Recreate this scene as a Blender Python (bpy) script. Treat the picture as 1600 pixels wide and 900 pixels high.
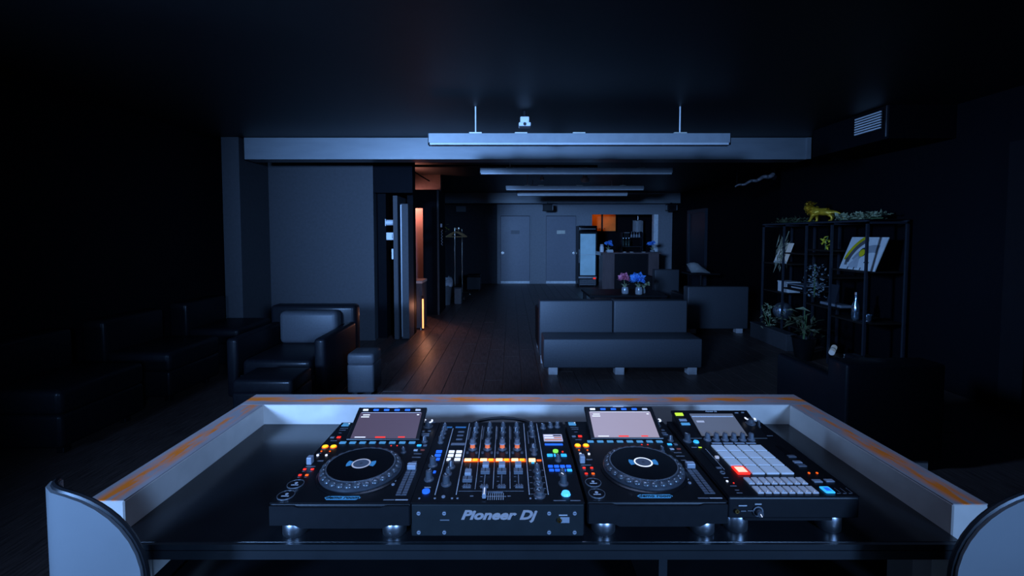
import bpy, bmesh, math, random
from mathutils import Vector, Matrix
R = math.radians
random.seed(7)
scn = bpy.context.scene
for o in list(bpy.data.objects): bpy.data.objects.remove(o)
C = scn.collection

# ------------------------------------------------------------------ camera, world, light
cam_d = bpy.data.cameras.new('camera'); cam = bpy.data.objects.new('camera', cam_d); C.objects.link(cam)
cam.location = (0, 0, 1.52); cam.rotation_euler = (R(90 - 2.6), 0, 0)
cam_d.sensor_width = 36; cam_d.lens = 700 / 1600 * 36
cam_d.shift_x = 2 / 1600; cam_d.shift_y = -51.2 / 1600
cam_d.clip_start = .02; cam_d.clip_end = 60
scn.camera = cam
w = bpy.data.worlds.new('night'); scn.world = w; w.use_nodes = True
w.node_tree.nodes['Background'].inputs[0].default_value = (.0015, .002, .005, 1)
scn.view_settings.view_transform = 'Standard'; scn.view_settings.look = 'None'
scn.view_settings.gamma = 1; scn.view_settings.use_curve_mapping = False
scn.view_settings.exposure = 0.0

def area(name, loc, target, sx, sy, watts, col, spread=180):
    d = bpy.data.lights.new(name, 'AREA'); d.shape = 'RECTANGLE'; d.size = sx; d.size_y = sy
    d.energy = watts; d.color = col; d.spread = R(spread)
    o = bpy.data.objects.new(name, d); C.objects.link(o); o.location = loc
    o.rotation_euler = (Vector(target) - Vector(loc)).to_track_quat('-Z', 'Z').to_euler()
    return o
COOL = (.22, .46, 1.0)
# cool lights added behind the camera, framed as two unseen windows
area('window_daylight', (-3.0, -3.55, 2.28), (0, 6, 1.8), 1.1, .78, 92, COOL, 46)
area('window_daylight', (2.5, -3.55, 2.28), (-1.0, 4.0, 1.0), .9, .7, 22, COOL, 38)
# third cool light, added out of view at the left wall
area('window_daylight', (-3.80, 1.4, 2.25), (3.4, 3.9, 1.2), .8, .5, 26, COOL, 44)

# ------------------------------------------------------------------ materials
def mat(name, col, rough=.5, metal=0., emit=None, es=0., vary=.12, scale=14., spec=.5, bump=0., stretch=(1, 1, 1), coat=0., alpha=1., trans=0.):
    m = bpy.data.materials.new(name); m.use_nodes = True
    nt = m.node_tree; b = nt.nodes['Principled BSDF']
    tc = nt.nodes.new('ShaderNodeTexCoord'); mp = nt.nodes.new('ShaderNodeMapping'); mp.inputs['Scale'].default_value = stretch
    nz = nt.nodes.new('ShaderNodeTexNoise'); nz.inputs['Scale'].default_value = scale; nz.inputs['Detail'].default_value = 4
    nt.links.new(tc.outputs['Object'], mp.inputs[0]); nt.links.new(mp.outputs[0], nz.inputs['Vector'])
    cr = nt.nodes.new('ShaderNodeValToRGB')
    cr.color_ramp.elements[0].position = .3; cr.color_ramp.elements[1].position = .7
    cr.color_ramp.elements[0].color = (*[c * (1 - vary) for c in col], 1)
    cr.color_ramp.elements[1].color = (*[min(1, c * (1 + vary)) for c in col], 1)
    nt.links.new(nz.outputs['Fac'], cr.inputs[0]); nt.links.new(cr.outputs[0], b.inputs['Base Color'])
    b.inputs['Roughness'].default_value = rough; b.inputs['Metallic'].default_value = metal
    b.inputs['Specular IOR Level'].default_value = spec; b.inputs['Coat Weight'].default_value = coat
    b.inputs['Coat Roughness'].default_value = .16
    b.inputs['Alpha'].default_value = alpha; b.inputs['Transmission Weight'].default_value = trans
    if emit:
        b.inputs['Emission Color'].default_value = (*emit, 1); b.inputs['Emission Strength'].default_value = es
    if bump:
        bp = nt.nodes.new('ShaderNodeBump'); bp.inputs['Strength'].default_value = bump; bp.inputs['Distance'].default_value = .01
        nt.links.new(nz.outputs['Fac'], bp.inputs['Height']); nt.links.new(bp.outputs[0], b.inputs['Normal'])
    return m
M = {}
M['blackwall'] = mat('black wall paint', (.004, .0045, .007), .75, bump=.05, scale=30, spec=.08)
M['slatewall'] = mat('slate grey wall paint', (.068, .069, .076), .6, bump=.08, scale=25, vary=.08, spec=.2)
M['farwall'] = mat('grey blue wall paint', (.23, .24, .26), .5, bump=.05, scale=20, vary=.08)
M['fardoor'] = mat('grey door paint', (.20, .21, .245), .4, vary=.05)
M['beam'] = mat('painted beam grey', (.23, .25, .27), .35, vary=.08, scale=3, stretch=(1, 1, 5))
M['ceil'] = mat('ceiling black paint', (.010, .010, .012), .5, bump=.04, scale=18)
M['floor'] = mat('floor base', (.012, .010, .009), .35)
M['plank'] = mat('dark stained oak plank', (.105, .072, .064), .42, vary=.45, scale=9, stretch=(9, .7, 1), bump=.12)
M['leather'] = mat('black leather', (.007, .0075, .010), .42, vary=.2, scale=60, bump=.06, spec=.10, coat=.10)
M['leather_s'] = mat('slate leather', (.055, .058, .066), .45, vary=.12, scale=60, bump=.06, spec=.35)  # black leather coloured lighter for parts the light falls on
M['foot'] = mat('brushed steel block', (.55, .52, .52), .4, vary=.1)
M['chrome'] = mat('chrome', (.75, .72, .66), .18, 1., vary=.05)
M['steel'] = mat('brushed aluminium', (.62, .64, .68), .32, 1., vary=.08, scale=30, stretch=(1, 1, 12))
M['fixture'] = mat('lamp housing aluminium paint', (.27, .29, .31), .35, vary=.06)
M['fixtureb'] = mat('pale lamp housing', (.52, .54, .56), .4, vary=.05)
M['blackmetal'] = mat('black powder coat', (.008, .008, .010), .45, spec=.2)
M['shelfmetal'] = mat('dark shelf tube', (.03, .034, .045), .4, spec=.3)
M['shelfwood'] = mat('shelf board brown', (.022, .016, .014), .6, spec=.2, vary=.3, stretch=(1, 6, 1))
M['white'] = mat('white plastic', (.80, .82, .84), .4, vary=.04)
M['paper'] = mat('white paper', (.85, .85, .83), .6, vary=.05)
M['plate'] = mat('brass sign plate', (.75, .73, .62), .3, .3, vary=.1)
M['darkplate'] = mat('dark sign plate', (.03, .03, .035), .3)
M['body'] = mat('equipment body black', (.010, .011, .013), .42, vary=.1, scale=40, spec=.22)
M['top'] = mat('equipment top plate', (.005, .005, .006), .35, vary=.15, scale=50, spec=.3)
M['mixfront'] = mat('mixer front dark grey', (.016, .020, .022), .45, vary=.08, scale=30, spec=.2)
M['knob'] = mat('rubber knob grey', (.050, .055, .065), .45, vary=.1)
M['cap'] = mat('pale fader cap', (.26, .28, .32), .4, vary=.05)
M['capd'] = mat('dark fader cap', (.10, .11, .13), .4, vary=.05)
M['mark'] = mat('printed marking', (.45, .46, .48), .5, vary=.05)
M['markd'] = mat('dim printed marking', (.15, .16, .18), .5, vary=.05)
M['jogtop'] = mat('gloss black disc', (.004, .004, .005), .18, vary=.1)
M['jogring'] = mat('jog ring grey', (.045, .05, .06), .35, .3, vary=.1)
M['dimple'] = mat('jog dimple', (.09, .10, .11), .28, .4)
M['silver'] = mat('silver ring', (.42, .44, .48), .25, .8)
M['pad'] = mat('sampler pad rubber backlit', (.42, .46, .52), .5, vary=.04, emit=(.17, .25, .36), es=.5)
M['step'] = mat('step key', (.40, .42, .46), .4, vary=.04, emit=(.14, .18, .26), es=.4)
M['gold'] = mat('gold jack', (.9, .6, .2), .25, 1.)
def em(n, c, s): M[n] = mat('lit ' + n, [x * .5 for x in c], .4, emit=c, es=s, vary=.02)
em('e_yellow', (1, .62, .02), 1.2); em('e_orange', (1, .11, .005), 1.1); em('e_red', (1, .03, .015), .9)
em('e_cuew', (1, .56, .24), 2.6); em('e_cuey', (1, .42, .015), 1.5)
em('e_blue', (.02, .16, 1), .75); em('e_blue2', (.03, .42, 1), 1.1); em('e_white', (.80, .85, 1), 1.0)
em('e_cyan', (.10, .38, .62), .45); em('e_green', (.30, 1, .10), .8); em('e_lime', (.62, .85, .04), .8)
em('e_bigblue', (.06, .42, 1), 1.6); em('e_padred', (1, .02, .012), 1.8); em('e_padwhite', (1, .42, .32), 1.8)
em('e_dimblue', (.03, .16, .42), .5)
em('e_whitedim', (.55, .58, .66), .45)
em('scrL', (.085, .058, .076), .7); em('scrR', (.34, .27, .29), .8); em('scrS', (.13, .15, .19), .55)
em('scrM', (.42, .42, .55), .75); em('scrMr', (.6, .22, .12), .7)
em('e_txt', (.8, .78, .8), .9); em('e_tag', (.05, .28, .60), .42); em('e_logo', (.18, .26, .38), .5)
em('e_strip', (1, .30, .10), 3.0)
M['knoblit'] = mat('orange lit knob stem', (.4, .12, .05), .3, emit=(1, .16, .03), es=.55, vary=.5, scale=400, stretch=(1, .01, .01))

def concrete():
    m = mat('concrete with copper patina', (.62, .55, .49), .5, vary=.10, scale=9, bump=.06)
    nt = m.node_tree; b = nt.nodes['Principled BSDF']
    return m
M['concrete'] = concrete()
def streaked_rim(axis):
    # flat top of the booth rim: concrete with orange streaks along the middle of the band
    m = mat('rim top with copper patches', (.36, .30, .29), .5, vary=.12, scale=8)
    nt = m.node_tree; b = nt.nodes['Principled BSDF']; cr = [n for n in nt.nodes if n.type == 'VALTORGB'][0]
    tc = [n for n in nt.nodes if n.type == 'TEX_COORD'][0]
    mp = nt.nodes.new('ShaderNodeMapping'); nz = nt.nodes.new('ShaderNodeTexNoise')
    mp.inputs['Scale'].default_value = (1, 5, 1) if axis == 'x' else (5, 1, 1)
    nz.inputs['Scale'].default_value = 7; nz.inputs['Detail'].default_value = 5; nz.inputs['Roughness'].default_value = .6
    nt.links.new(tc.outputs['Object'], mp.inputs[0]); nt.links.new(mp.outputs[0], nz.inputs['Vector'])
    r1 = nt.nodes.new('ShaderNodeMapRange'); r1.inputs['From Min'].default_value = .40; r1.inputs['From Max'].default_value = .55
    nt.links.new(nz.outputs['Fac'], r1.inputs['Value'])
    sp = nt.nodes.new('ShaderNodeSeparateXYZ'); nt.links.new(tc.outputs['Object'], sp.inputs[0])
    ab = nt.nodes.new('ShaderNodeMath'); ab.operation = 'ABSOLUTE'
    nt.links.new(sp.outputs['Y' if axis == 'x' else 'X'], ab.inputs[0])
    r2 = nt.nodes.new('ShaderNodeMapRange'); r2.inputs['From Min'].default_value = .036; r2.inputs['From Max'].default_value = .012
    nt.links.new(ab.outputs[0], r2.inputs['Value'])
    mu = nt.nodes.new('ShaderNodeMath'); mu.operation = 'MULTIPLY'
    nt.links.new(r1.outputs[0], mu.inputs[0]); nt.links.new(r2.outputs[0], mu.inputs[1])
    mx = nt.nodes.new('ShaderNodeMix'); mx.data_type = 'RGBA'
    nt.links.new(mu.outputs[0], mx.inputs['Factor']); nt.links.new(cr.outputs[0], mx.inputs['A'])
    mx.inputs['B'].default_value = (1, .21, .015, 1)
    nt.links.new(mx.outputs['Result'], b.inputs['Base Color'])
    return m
M['patx'] = streaked_rim('x'); M['paty'] = streaked_rim('y')
M['boothblack'] = mat('booth black laminate', (.010, .011, .013), .22, vary=.1)
M['boothedge'] = mat('booth edge laminate', (.014, .017, .020), .4, vary=.1)
M['shellw'] = mat('pale shell lacquer', (.19, .195, .20), .4, vary=.06, scale=5)
M['shellrim'] = mat('black rim piping', (.012, .012, .014), .4)
M['gold_fig'] = mat('gold painted resin', (.75, .45, .03), .35, .35, vary=.3, scale=20)
M['leaf'] = mat('dusty green leaf', (.09, .10, .05), .5, vary=.4, scale=30)
M['leafp'] = mat('pale leaf', (.36, .40, .24), .5, vary=.3, scale=30)
M['leafy'] = mat('yellow blossom', (.85, .72, .05), .5, vary=.2)
M['berry'] = mat('grey eucalyptus leaf', (.28, .32, .34), .5, vary=.3, scale=40)
M['dried'] = mat('dried palm frond', (.30, .30, .20), .6, vary=.3, scale=30)
M['petb'] = mat('blue silk petal', (.10, .32, .85), .5, vary=.2)
M['petp'] = mat('pink silk petal', (.75, .22, .36), .5, vary=.2)
M['stem'] = mat('green stem', (.12, .2, .08), .5)
M['glass'] = mat('clear glass', (.75, .80, .85), .08, trans=.7, vary=.02)
M['fglass'] = mat('frosted fridge glass', (.40, .52, .58), .22, vary=.18, scale=3, emit=(.06, .19, .36), es=.45)
M['orangecab'] = mat('orange cupboard door', (.85, .22, .02), .4, vary=.25, scale=3)
M['brownwood'] = mat('brown bar panel', (.11, .075, .075), .5, vary=.2, stretch=(1, 1, .2))
M['pinkwall'] = mat('rose plaster', (.42, .26, .24), .6, vary=.1, scale=5)
M['podtop'] = mat('pale podium top', (.62, .50, .42), .4)
M['binp'] = mat('grey bin plastic', (.14, .15, .16), .45)
M['bag'] = mat('clear bin liner', (.55, .58, .62), .25, vary=.3)
M['hang'] = mat('varnished wood hanger', (.75, .50, .22), .4, vary=.2)
M['mirror'] = mat('mirror tile', (.55, .62, .72), .38, .9, vary=.4, scale=40)
M['bottle'] = mat('silver bottle', (.5, .65, .8), .15, .9)
M['kick'] = mat('pale kick plate', (.85, .88, .90), .4)
M['redl'] = M['e_red']

# ------------------------------------------------------------------ mesh helpers
class MB:
    def __init__(s): s.bm = bmesh.new()
    def box(s, x0, x1, y0, y1, z0, z1, bev=0., seg=2, mtx=None):
        r = bmesh.ops.create_cube(s.bm, size=1)
        vs = r['verts']
        bmesh.ops.scale(s.bm, vec=(x1 - x0, y1 - y0, z1 - z0), verts=vs)
        bmesh.ops.translate(s.bm, vec=((x0 + x1) / 2, (y0 + y1) / 2, (z0 + z1) / 2), verts=vs)
        if mtx is not None: bmesh.ops.transform(s.bm, matrix=mtx, verts=vs)
        if bev:
            es = list({e for v in vs for e in v.link_edges})
            bmesh.ops.bevel(s.bm, geom=es, offset=bev, segments=seg, affect='EDGES', profile=.5)
        return s
    def cyl(s, c, r, h, n=20, axis='z', r2=None, mtx=None):
        # c is the centre of the base; the axis runs from it
        ret = bmesh.ops.create_cone(s.bm, cap_ends=True, segments=n, radius1=r, radius2=r if r2 is None else r2, depth=h)
        m = Matrix.Translation((0, 0, h / 2))
        if axis == 'x': m = Matrix.Rotation(R(90), 4, 'Y') @ m
        if axis == 'y': m = Matrix.Rotation(R(-90), 4, 'X') @ m
        m = Matrix.Translation(c) @ m
        if mtx is not None: m = mtx @ m
        bmesh.ops.transform(s.bm, matrix=m, verts=ret['verts'])
        return s
    def ball(s, c, r, u=12, v=8, sc=(1, 1, 1)):
        ret = bmesh.ops.create_uvsphere(s.bm, u_segments=u, v_segments=v, radius=r)
        bmesh.ops.transform(s.bm, matrix=Matrix.Translation(c) @ Matrix.Diagonal((*sc, 1)), verts=ret['verts'])
        return s
    def lathe(s, prof, c=(0, 0, 0), n=32, caps=True):
        rings = []
        for r, z in prof:
            rings.append([s.bm.verts.new((c[0] + r * math.cos(2 * math.pi * k / n), c[1] + r * math.sin(2 * math.pi * k / n), c[2] + z)) for k in range(n)])
        for a, b in zip(rings, rings[1:]):
            for k in range(n): s.bm.faces.new((a[k], a[(k + 1) % n], b[(k + 1) % n], b[k]))
        if caps:
            s.bm.faces.new(list(reversed(rings[0]))); s.bm.faces.new(rings[-1])
        return s
    def tube(s, pts, r, n=8, r2=None):
        pts = [Vector(p) for p in pts]; rings = []
        for i, p in enumerate(pts):
            d = (pts[min(i + 1, len(pts) - 1)] - pts[max(i - 1, 0)]).normalized()
            a = d.orthogonal().normalized() if i == 0 else (a - d * a.dot(d)).normalized()
            b = d.cross(a)
            rr = r if r2 is None else r + (r2 - r) * i / (len(pts) - 1)
            rings.append([s.bm.verts.new(p + rr * (a * math.cos(2 * math.pi * k / n) + b * math.sin(2 * math.pi * k / n))) for k in range(n)])
        for x, y in zip(rings, rings[1:]):
            for k in range(n): s.bm.faces.new((x[k], x[(k + 1) % n], y[(k + 1) % n], y[k]))
        s.bm.faces.new(list(reversed(rings[0]))); s.bm.faces.new(rings[-1])
        return s
    def prism(s, pts, z0, z1):
        a = [s.bm.verts.new((x, y, z0)) for x, y in pts]; b = [s.bm.verts.new((x, y, z1)) for x, y in pts]
        n = len(pts)
        for k in range(n): s.bm.faces.new((a[k], a[(k + 1) % n], b[(k + 1) % n], b[k]))
        s.bm.faces.new(list(reversed(a))); s.bm.faces.new(b)
        return s
    def leaf(s, p, d, l, wd, up=(0, 0, 1), bend=.15):
        p = Vector(p); d = Vector(d).normalized(); up = Vector(up)
        sd = d.cross(up); sd = sd.normalized() if sd.length > 1e-4 else Vector((1, 0, 0))
        nn = sd.cross(d).normalized()
        a = s.bm.verts.new(p); q = p + d * l * .5 + nn * l * bend
        t = s.bm.verts.new(p + d * l)
        L = s.bm.verts.new(q + sd * wd / 2); Rr = s.bm.verts.new(q - sd * wd / 2); c = s.bm.verts.new(q - nn * wd * .15)
        for f in ((a, c, L), (a, Rr, c), (c, t, L), (c, Rr, t)): s.bm.faces.new(f)
        return s
    def xform(s, m): bmesh.ops.transform(s.bm, matrix=m, verts=s.bm.verts); return s
    def mesh(s, name):
        bmesh.ops.recalc_face_normals(s.bm, faces=s.bm.faces)
        me = bpy.data.meshes.new(name); s.bm.to_mesh(me); s.bm.free(); return me
    def build(s, name, m, parent=None, smooth=False, loc=None):
        me = s.mesh(name)
        return link(name, me, m, parent, smooth, loc)
def link(name, me, m, parent=None, smooth=False, loc=None):
    if m is not None and not me.materials: me.materials.append(M[m] if isinstance(m, str) else m)
    if smooth:
        for p in me.polygons: p.use_smooth = True
        try: me.set_sharp_from_angle(angle=R(40))
        except Exception: pass
    o = bpy.data.objects.new(name, me); C.objects.link(o)
    if parent is not None: o.parent = parent
    if loc is not None: o.location = loc
    return o
def tag(o, label=None, cat=None, group=None, kind=None):
    if label: o['label'] = label
    if cat: o['category'] = cat
    if group: o['group'] = group
    if kind: o['kind'] = kind
    return o
def empty(name, loc, rz=0., label=None, cat=None, group=None):
    o = bpy.data.objects.new(name, None); C.objects.link(o); o.location = loc; o.rotation_euler = (0, 0, rz)
    o.empty_display_size = .1
    return tag(o, label, cat, group)
def copy_tree(o, parent=None):
    c = o.copy(); C.objects.link(c); c.parent = parent
    for ch in list(o.children): copy_tree(ch, c)
    return c
def struct(name, mb, m, label, cat): return tag(mb.build(name, m), label, cat, kind='structure')
def B(*a, bev=0., seg=2): return MB().box(*a, bev=bev, seg=seg)
def text(name, s, size, m, parent, mtx, shear=0., ext=.0004, bold=0., sx=1., align='CENTER'):
    cu = bpy.data.curves.new('tmp', 'FONT'); cu.body = s; cu.size = size; cu.shear = shear; cu.extrude = ext; cu.offset = bold
    cu.align_x = align; cu.align_y = 'CENTER'; cu.resolution_u = 3
    t = bpy.data.objects.new('tmp', cu); C.objects.link(t)
    dg = bpy.context.evaluated_depsgraph_get()
    me = bpy.data.meshes.new_from_object(t.evaluated_get(dg)); bpy.data.objects.remove(t)
    me.transform(mtx @ Matrix.Diagonal((sx, 1, 1, 1))); me.materials.clear()
    return link(name, me, m, parent)
FRONT = lambda x, y, z: Matrix.Translation((x, y, z)) @ Matrix.Rotation(R(90), 4, 'X')
FLAT = lambda x, y, z: Matrix.Translation((x, y, z))

# ================================================================== THE ROOM
H = 2.76
fl = struct('floor', B(-5.2, 5.4, -5.3, 16.2, -.12, -.012), 'floor', 'dark wooden floor running through the whole room', 'floor')
pw, pl = .195, 1.25
pm = B(0, pw - .004, 0, pl - .004, -.012, 0, bev=.0015, seg=1).mesh('plank')
n = 0
for i in range(31):
    for j in range(9):
        o = link('plank', pm, 'plank', fl, loc=(-2.42 + i * pw, 4.0 + j * pl + (-.62 if i % 2 else 0) + (.3 if i % 3 == 0 else 0), 0)); n += 1
# plank relief outside the part one can tell apart
fm = MB()
fm.box(-5.2, 5.4, -5.3, 3.35, -.012, -.001); fm.box(-2.43, 3.64, 3.35, 4.40, -.0118, -.003)
fm.build('floor_board_field', 'plank', fl)
fm = MB(); fm.box(-5.2, 5.4, 15.25, 16.2, -.012, -.001); fm.box(-5.2, -2.43, 3.35, 15.25, -.012, -.001); fm.box(3.64, 5.4, 3.35, 15.25, -.012, -.001)
fm.build('floor_board_field', 'plank', fl)
struct('ceiling', B(-5.2, 5.4, -5.3, 16.2, H, H + .12), 'ceil', 'black painted ceiling over the whole room', 'ceiling')
struct('wall_left', B(-4.0, -3.85, -3.8, 6.4, 0, H), 'blackwall', 'black wall along the left of the front room', 'wall')
wr = MB(); wr.box(4.25, 4.4, -3.8, 7.1, 0, H); wr.box(4.4, 5.3, 6.95, 7.1, 0, H)
struct('wall_right', wr, 'blackwall', 'black wall behind the shelf rack on the right', 'wall')
struct('wall_right_far', B(5.0, 5.15, 7.1, 14.0, 0, H), 'blackwall', 'black wall right of the bar at the far end', 'wall')
# unseen back wall; its two window openings are added for the cool lights
wb = MB()
YB = -3.6
wins = [(-3.6, -2.4, 1.85, 2.72), (2.0, 3.0, 1.85, 2.72)]
wb.box(-4.0, 4.4, YB - .2, YB, 0, 1.85); wb.box(-4.0, 4.4, YB - .2, YB, 2.72, H)
for a, b in ((-4.0, -3.6), (-2.4, 2.0), (3.0, 4.4)): wb.box(a, b, YB - .2, YB, 1.85, 2.72)
struct('wall_back', wb, 'blackwall', 'black wall with high windows behind the booth', 'wall')
for k, (a, b, c, d) in enumerate(wins):
    f = MB(); t = .04
    f.box(a - t, a, YB - .02, YB + .03, c - t, d + t); f.box(b, b + t, YB - .02, YB + .03, c - t, d + t); f.box(a, b, YB - .02, YB + .03, c - t, c); f.box(a, b, YB - .02, YB + .03, d, d + t)
    struct('window_%d' % (k + 1), f, 'blackmetal', 'black frame of the high window behind the booth, number %d from left' % (k + 1), 'window')
f = MB(); a, b, c, d, t = .95, 1.85, 1.95, 2.55, .05
f.box(-3.86, -3.81, a - t, a, c - t, d + t); f.box(-3.86, -3.81, b, b + t, c - t, d + t); f.box(-3.86, -3.81, a, b, c - t, c); f.box(-3.86, -3.81, a, b, d, d + t)
struct('window_3', f, 'blackmetal', 'black frame of the high window in the left wall beside the booth', 'window')  # frame added out of view round the third cool light
# slate wall left, facing the camera, and the black door zone beside it
struct('wall_left_panel', B(-3.85, -1.955, 6.4, 6.55, 0, H), 'slatewall', 'slate grey wall lit blue behind the armchair', 'wall')
g = MB(); g.box(-1.955, -1.40, 6.42, 6.55, 2.12, H); g.box(-1.56, -1.472, 6.78, 6.95, 0, H); g.box(-1.955, -1.82, 6.55, 8.3, 0, H)
struct('wall_left_door_zone', g, 'blackwall', 'black wall over and inside the open door beside the slate wall', 'wall')
g = MB(); g.box(-3.2, -1.655, 8.46, 8.6, 2.36, 2.37); g.box(-2.25, -1.655, 8.46, 8.62, 2.03, 2.37); g.box(-1.655, -1.36, 8.46, 9.30, 0, 2.37)
struct('wall_left_portal', g, 'blackwall', 'black door surround with a wide post past the lit passage', 'wall')
struct('trim_3', B(-1.385, -1.352, 8.44, 8.47, 0, 2.37), 'slatewall', 'thin grey corner strip on the black door surround', 'trim')  # lit edge of the post drawn as a lighter strip
struct('wall_left_rose', B(-3.3, -1.45, 9.3, 9.42, 0, 2.34), 'pinkwall', 'rose plaster wall glowing in the lit passage', 'wall')
struct('wall_left_frieze', B(-3.3, -1.45, 9.3, 9.42, 2.34, H), mat('dull plum paint', (.10, .07, .07), .6), 'plum band under the ceiling above the rose wall', 'wall')  # upper wall coloured darker to hold down the lamp's glow
struct('wall_left_far', B(-2.3, -2.12, 9.42, 14.0, 0, H), 'blackwall', 'black wall behind the coat rack', 'wall')
struct('wall_left_corridor', B(-3.35, -3.2, 6.55, 9.42, 0, H), 'blackwall', 'black wall deep in the left passage', 'wall')
# far wall with openings for two doors and the bar hatch
yf = 13.9
f = MB()
f.box(-.42, -.36, yf, yf + .15, 0, H); f.box(-.36, 5.15, yf, yf + .15, 2.19, H); f.box(.64, 1.05, yf, yf + .15, 0, 2.19)
f.box(2.07, 2.51, yf, yf + .15, 0, 2.19); f.box(2.51, 4.55, yf, yf + .15, 0, 1.0); f.box(4.55, 5.15, yf, yf + .15, 0, 2.19)
struct('wall_far', f, 'farwall', 'grey blue end wall with two doors and the bar hatch', 'wall')
struct('wall_far_left', B(-2.3, -.42, yf + .03, yf + .15, 0, H), mat('dark slate wall paint', (.05, .053, .062), .6, spec=.2), 'dark slate wall behind the clothes rail, left of the far doors', 'wall')  # shade at the left end put into a darker wall colour
for k, (a, b, hs, pn) in enumerate(((-.36, .64, 1, 'markd'), (1.05, 2.07, -1, 'plate'))):
    d = empty('door_%d' % (k + 1), ((a + b) / 2, yf, 0), label='grey end-wall door with %s' % ('a dark name plate, left of the pair' if k == 0 else 'a bright name plate, next to the fridge'), cat='door'); d['kind'] = 'structure'
    hw = (b - a) / 2 - .05
    B(-hw, hw, .02, .065, .09, 2.10, bev=.004).build('door_leaf', 'fardoor', d)
    fr = MB(); fr.box(-hw - .05, -hw - .005, -.02, .1, 0, 2.19); fr.box(hw + .005, hw + .05, -.02, .1, 0, 2.19); fr.box(-hw - .005, hw + .005, -.02, .1, 2.11, 2.19)
    fr.build('door_frame', 'farwall', d)
    B(-hw, hw, .0, .05, .005, .085, bev=.003).build('kick_plate', 'kick', d)
    kx = -hw * hs + .06 * hs
    kn = MB(); kn.cyl((kx, -.05, .96), .03, .05, 14, 'y'); kn.cyl((kx, -.01, .96), .045, .03, 14, 'y'); kn.build('door_knob', 'chrome', d, True)
    B(-.13, .13, .008, .02, 1.55, 1.66, bev=.003).build('name_plate', pn, d)
# soffit beams
bm_ = MB(); bm_.box(-3.39, 3.78, 5.75, 6.0, 2.48, 2.755, bev=.004, seg=1)
struct('trim_1', bm_, 'beam', 'long grey soffit beam across the room behind the front lamp', 'beam')
struct('trim_4', B(3.75, 3.80, 5.72, 5.75, 2.48, 2.75), 'beam', 'narrow end cap at the right end of the front soffit beam', 'trim')
struct('trim_2', B(-2.06, 4.98, 13.2, 13.5, 2.455, 2.755), 'beam', 'grey soffit beam over the far doors', 'beam')
struct('trim_5', B(-3.66, -3.44, 5.72, 6.4, 0, 2.755), 'slatewall', 'slim slate pilaster left of the slate wall', 'pilaster')
# frame on the right wall and doorway pane on the far right
fr = MB(); fr.box(4.19, 4.26, 3.62, 3.80, 0, 2.3); fr.box(4.19, 4.26, 2.4, 3.62, 2.2, 2.3); fr.box(4.19, 4.26, 2.4, 2.5, 0, 2.2)
struct('door_3', fr, 'blackmetal', 'dark door casing on the right wall beyond the speaker end', 'door')
d4 = MB(); d4.box(4.93, 5.0, 11.4, 11.5, 0, 2.2); d4.box(4.93, 5.0, 12.45, 12.55, 0, 2.2); d4.box(4.93, 5.0, 11.5, 12.45, 2.1, 2.2); d4.box(4.97, 5.0, 11.5, 12.45, 0, 2.1)
struct('door_4', d4, 'shelfmetal', 'dark side door right of the bar', 'door')
# duct box with grille on the right
du = empty('air_duct', (3.6, 4.32, 2.44), label='black ceiling duct box with a white louvred grille on its side', cat='duct')
B(0, .65, 0, 1.08, 0, .32, bev=.003).build('duct_box', 'blackwall', du)
B(-.012, 0.0, .005, .022, .02, .315).build('corner_strip', 'steel', du)  # bright strip painted in for the lit near corner
gr = B(-.012, 0, .06, .41, .10, .29).build('grille_frame', 'blackmetal', du)
for k in range(7):
    B(-.022, -.008, .07, .40, .112 + k * .0255, .112 + k * .0255 + .014).build('louvre', 'white', gr)

bl = empty('booth_lamp', (.05, 1.36, 2.60), label='slim black work lamp under the ceiling above the booth', cat='lamp')
B(-.6, .6, -.04, .04, 0, .06, bev=.004).build('housing', 'blackmetal', bl)
for x in (-.5, .5): MB().tube([(x, 0, .06), (x, 0, .16)], .006, 6).build('suspension_wire', 'blackmetal', bl)
area('booth_lamp_light', (.05, 1.36, 2.595), (.05, 1.38, .9), 1.1, .05, 4.2, (.36, .52, 1.0), 74)  # unseen lamp added to brighten the booth's upper faces

# ================================================================== LEFT PASSAGE
lf = empty('open_door', (-1.65, 6.42, 0), label='black door leaf standing open edge-on beside the slate wall', cat='door')
B(-.032, .032, 0, .8, .01, 2.08, bev=.004).build('door_leaf', 'slatewall', lf)
B(-.06, -.034, .002, .05, 1.17, 1.32, bev=.004).build('latch_plate', 'white', lf)
B(-.052, -.03, .3, .34, .9, 1.1, bev=.006).build('handle', 'chrome', lf)
lk = empty('locker', (-1.52, 6.42, 0), label='tall slim grey cabinet at the end of the door zone', cat='cabinet')
B(-.056, .054, 0, .33, .02, 1.965, bev=.006).build('body', 'slatewall', lk)
B(-.056, -.038, -.006, 0, .05, 1.95).build('edge_strip', 'fixture', lk)
B(-.05, .05, .01, .32, 0, .02).build('plinth', 'blackmetal', lk)
th = empty('wall_thermostat', (-1.82, 6.56, 1.70), label='white rounded wall sensor above the boxy one by the open door', cat='sensor')
t = MB(); t.cyl((0, .03, 0), .042, .10, 18, 'x'); t.build('housing', 'white', th, True)
MB().cyl((.10, .03, 0), .034, .012, 18, 'x').build('lens', 'white', th, True)
B(-.01, 0, -.02, .08, -.05, .05).build('back_plate', 'white', th)
cb = empty('wall_control_box', (-1.82, 6.56, 1.50), label='white boxy wall control below the rounded sensor', cat='control')
B(0, .115, -.005, .06, -.055, .055, bev=.006).build('housing', 'white', cb)
B(.085, .095, -.008, -.004, -.03, .03).build('display', 'darkplate', cb)
pd = empty('podium', (-1.50, 7.15, 0), label='narrow dark podium with a warm lit pale top in the passage', cat='podium')
B(-.085, .08, 0, .38, .02, .745, bev=.004).build('body', 'slatewall', pd)
B(-.10, .085, -.02, .40, .745, .785, bev=.004).build('top', 'podtop', pd)
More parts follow.
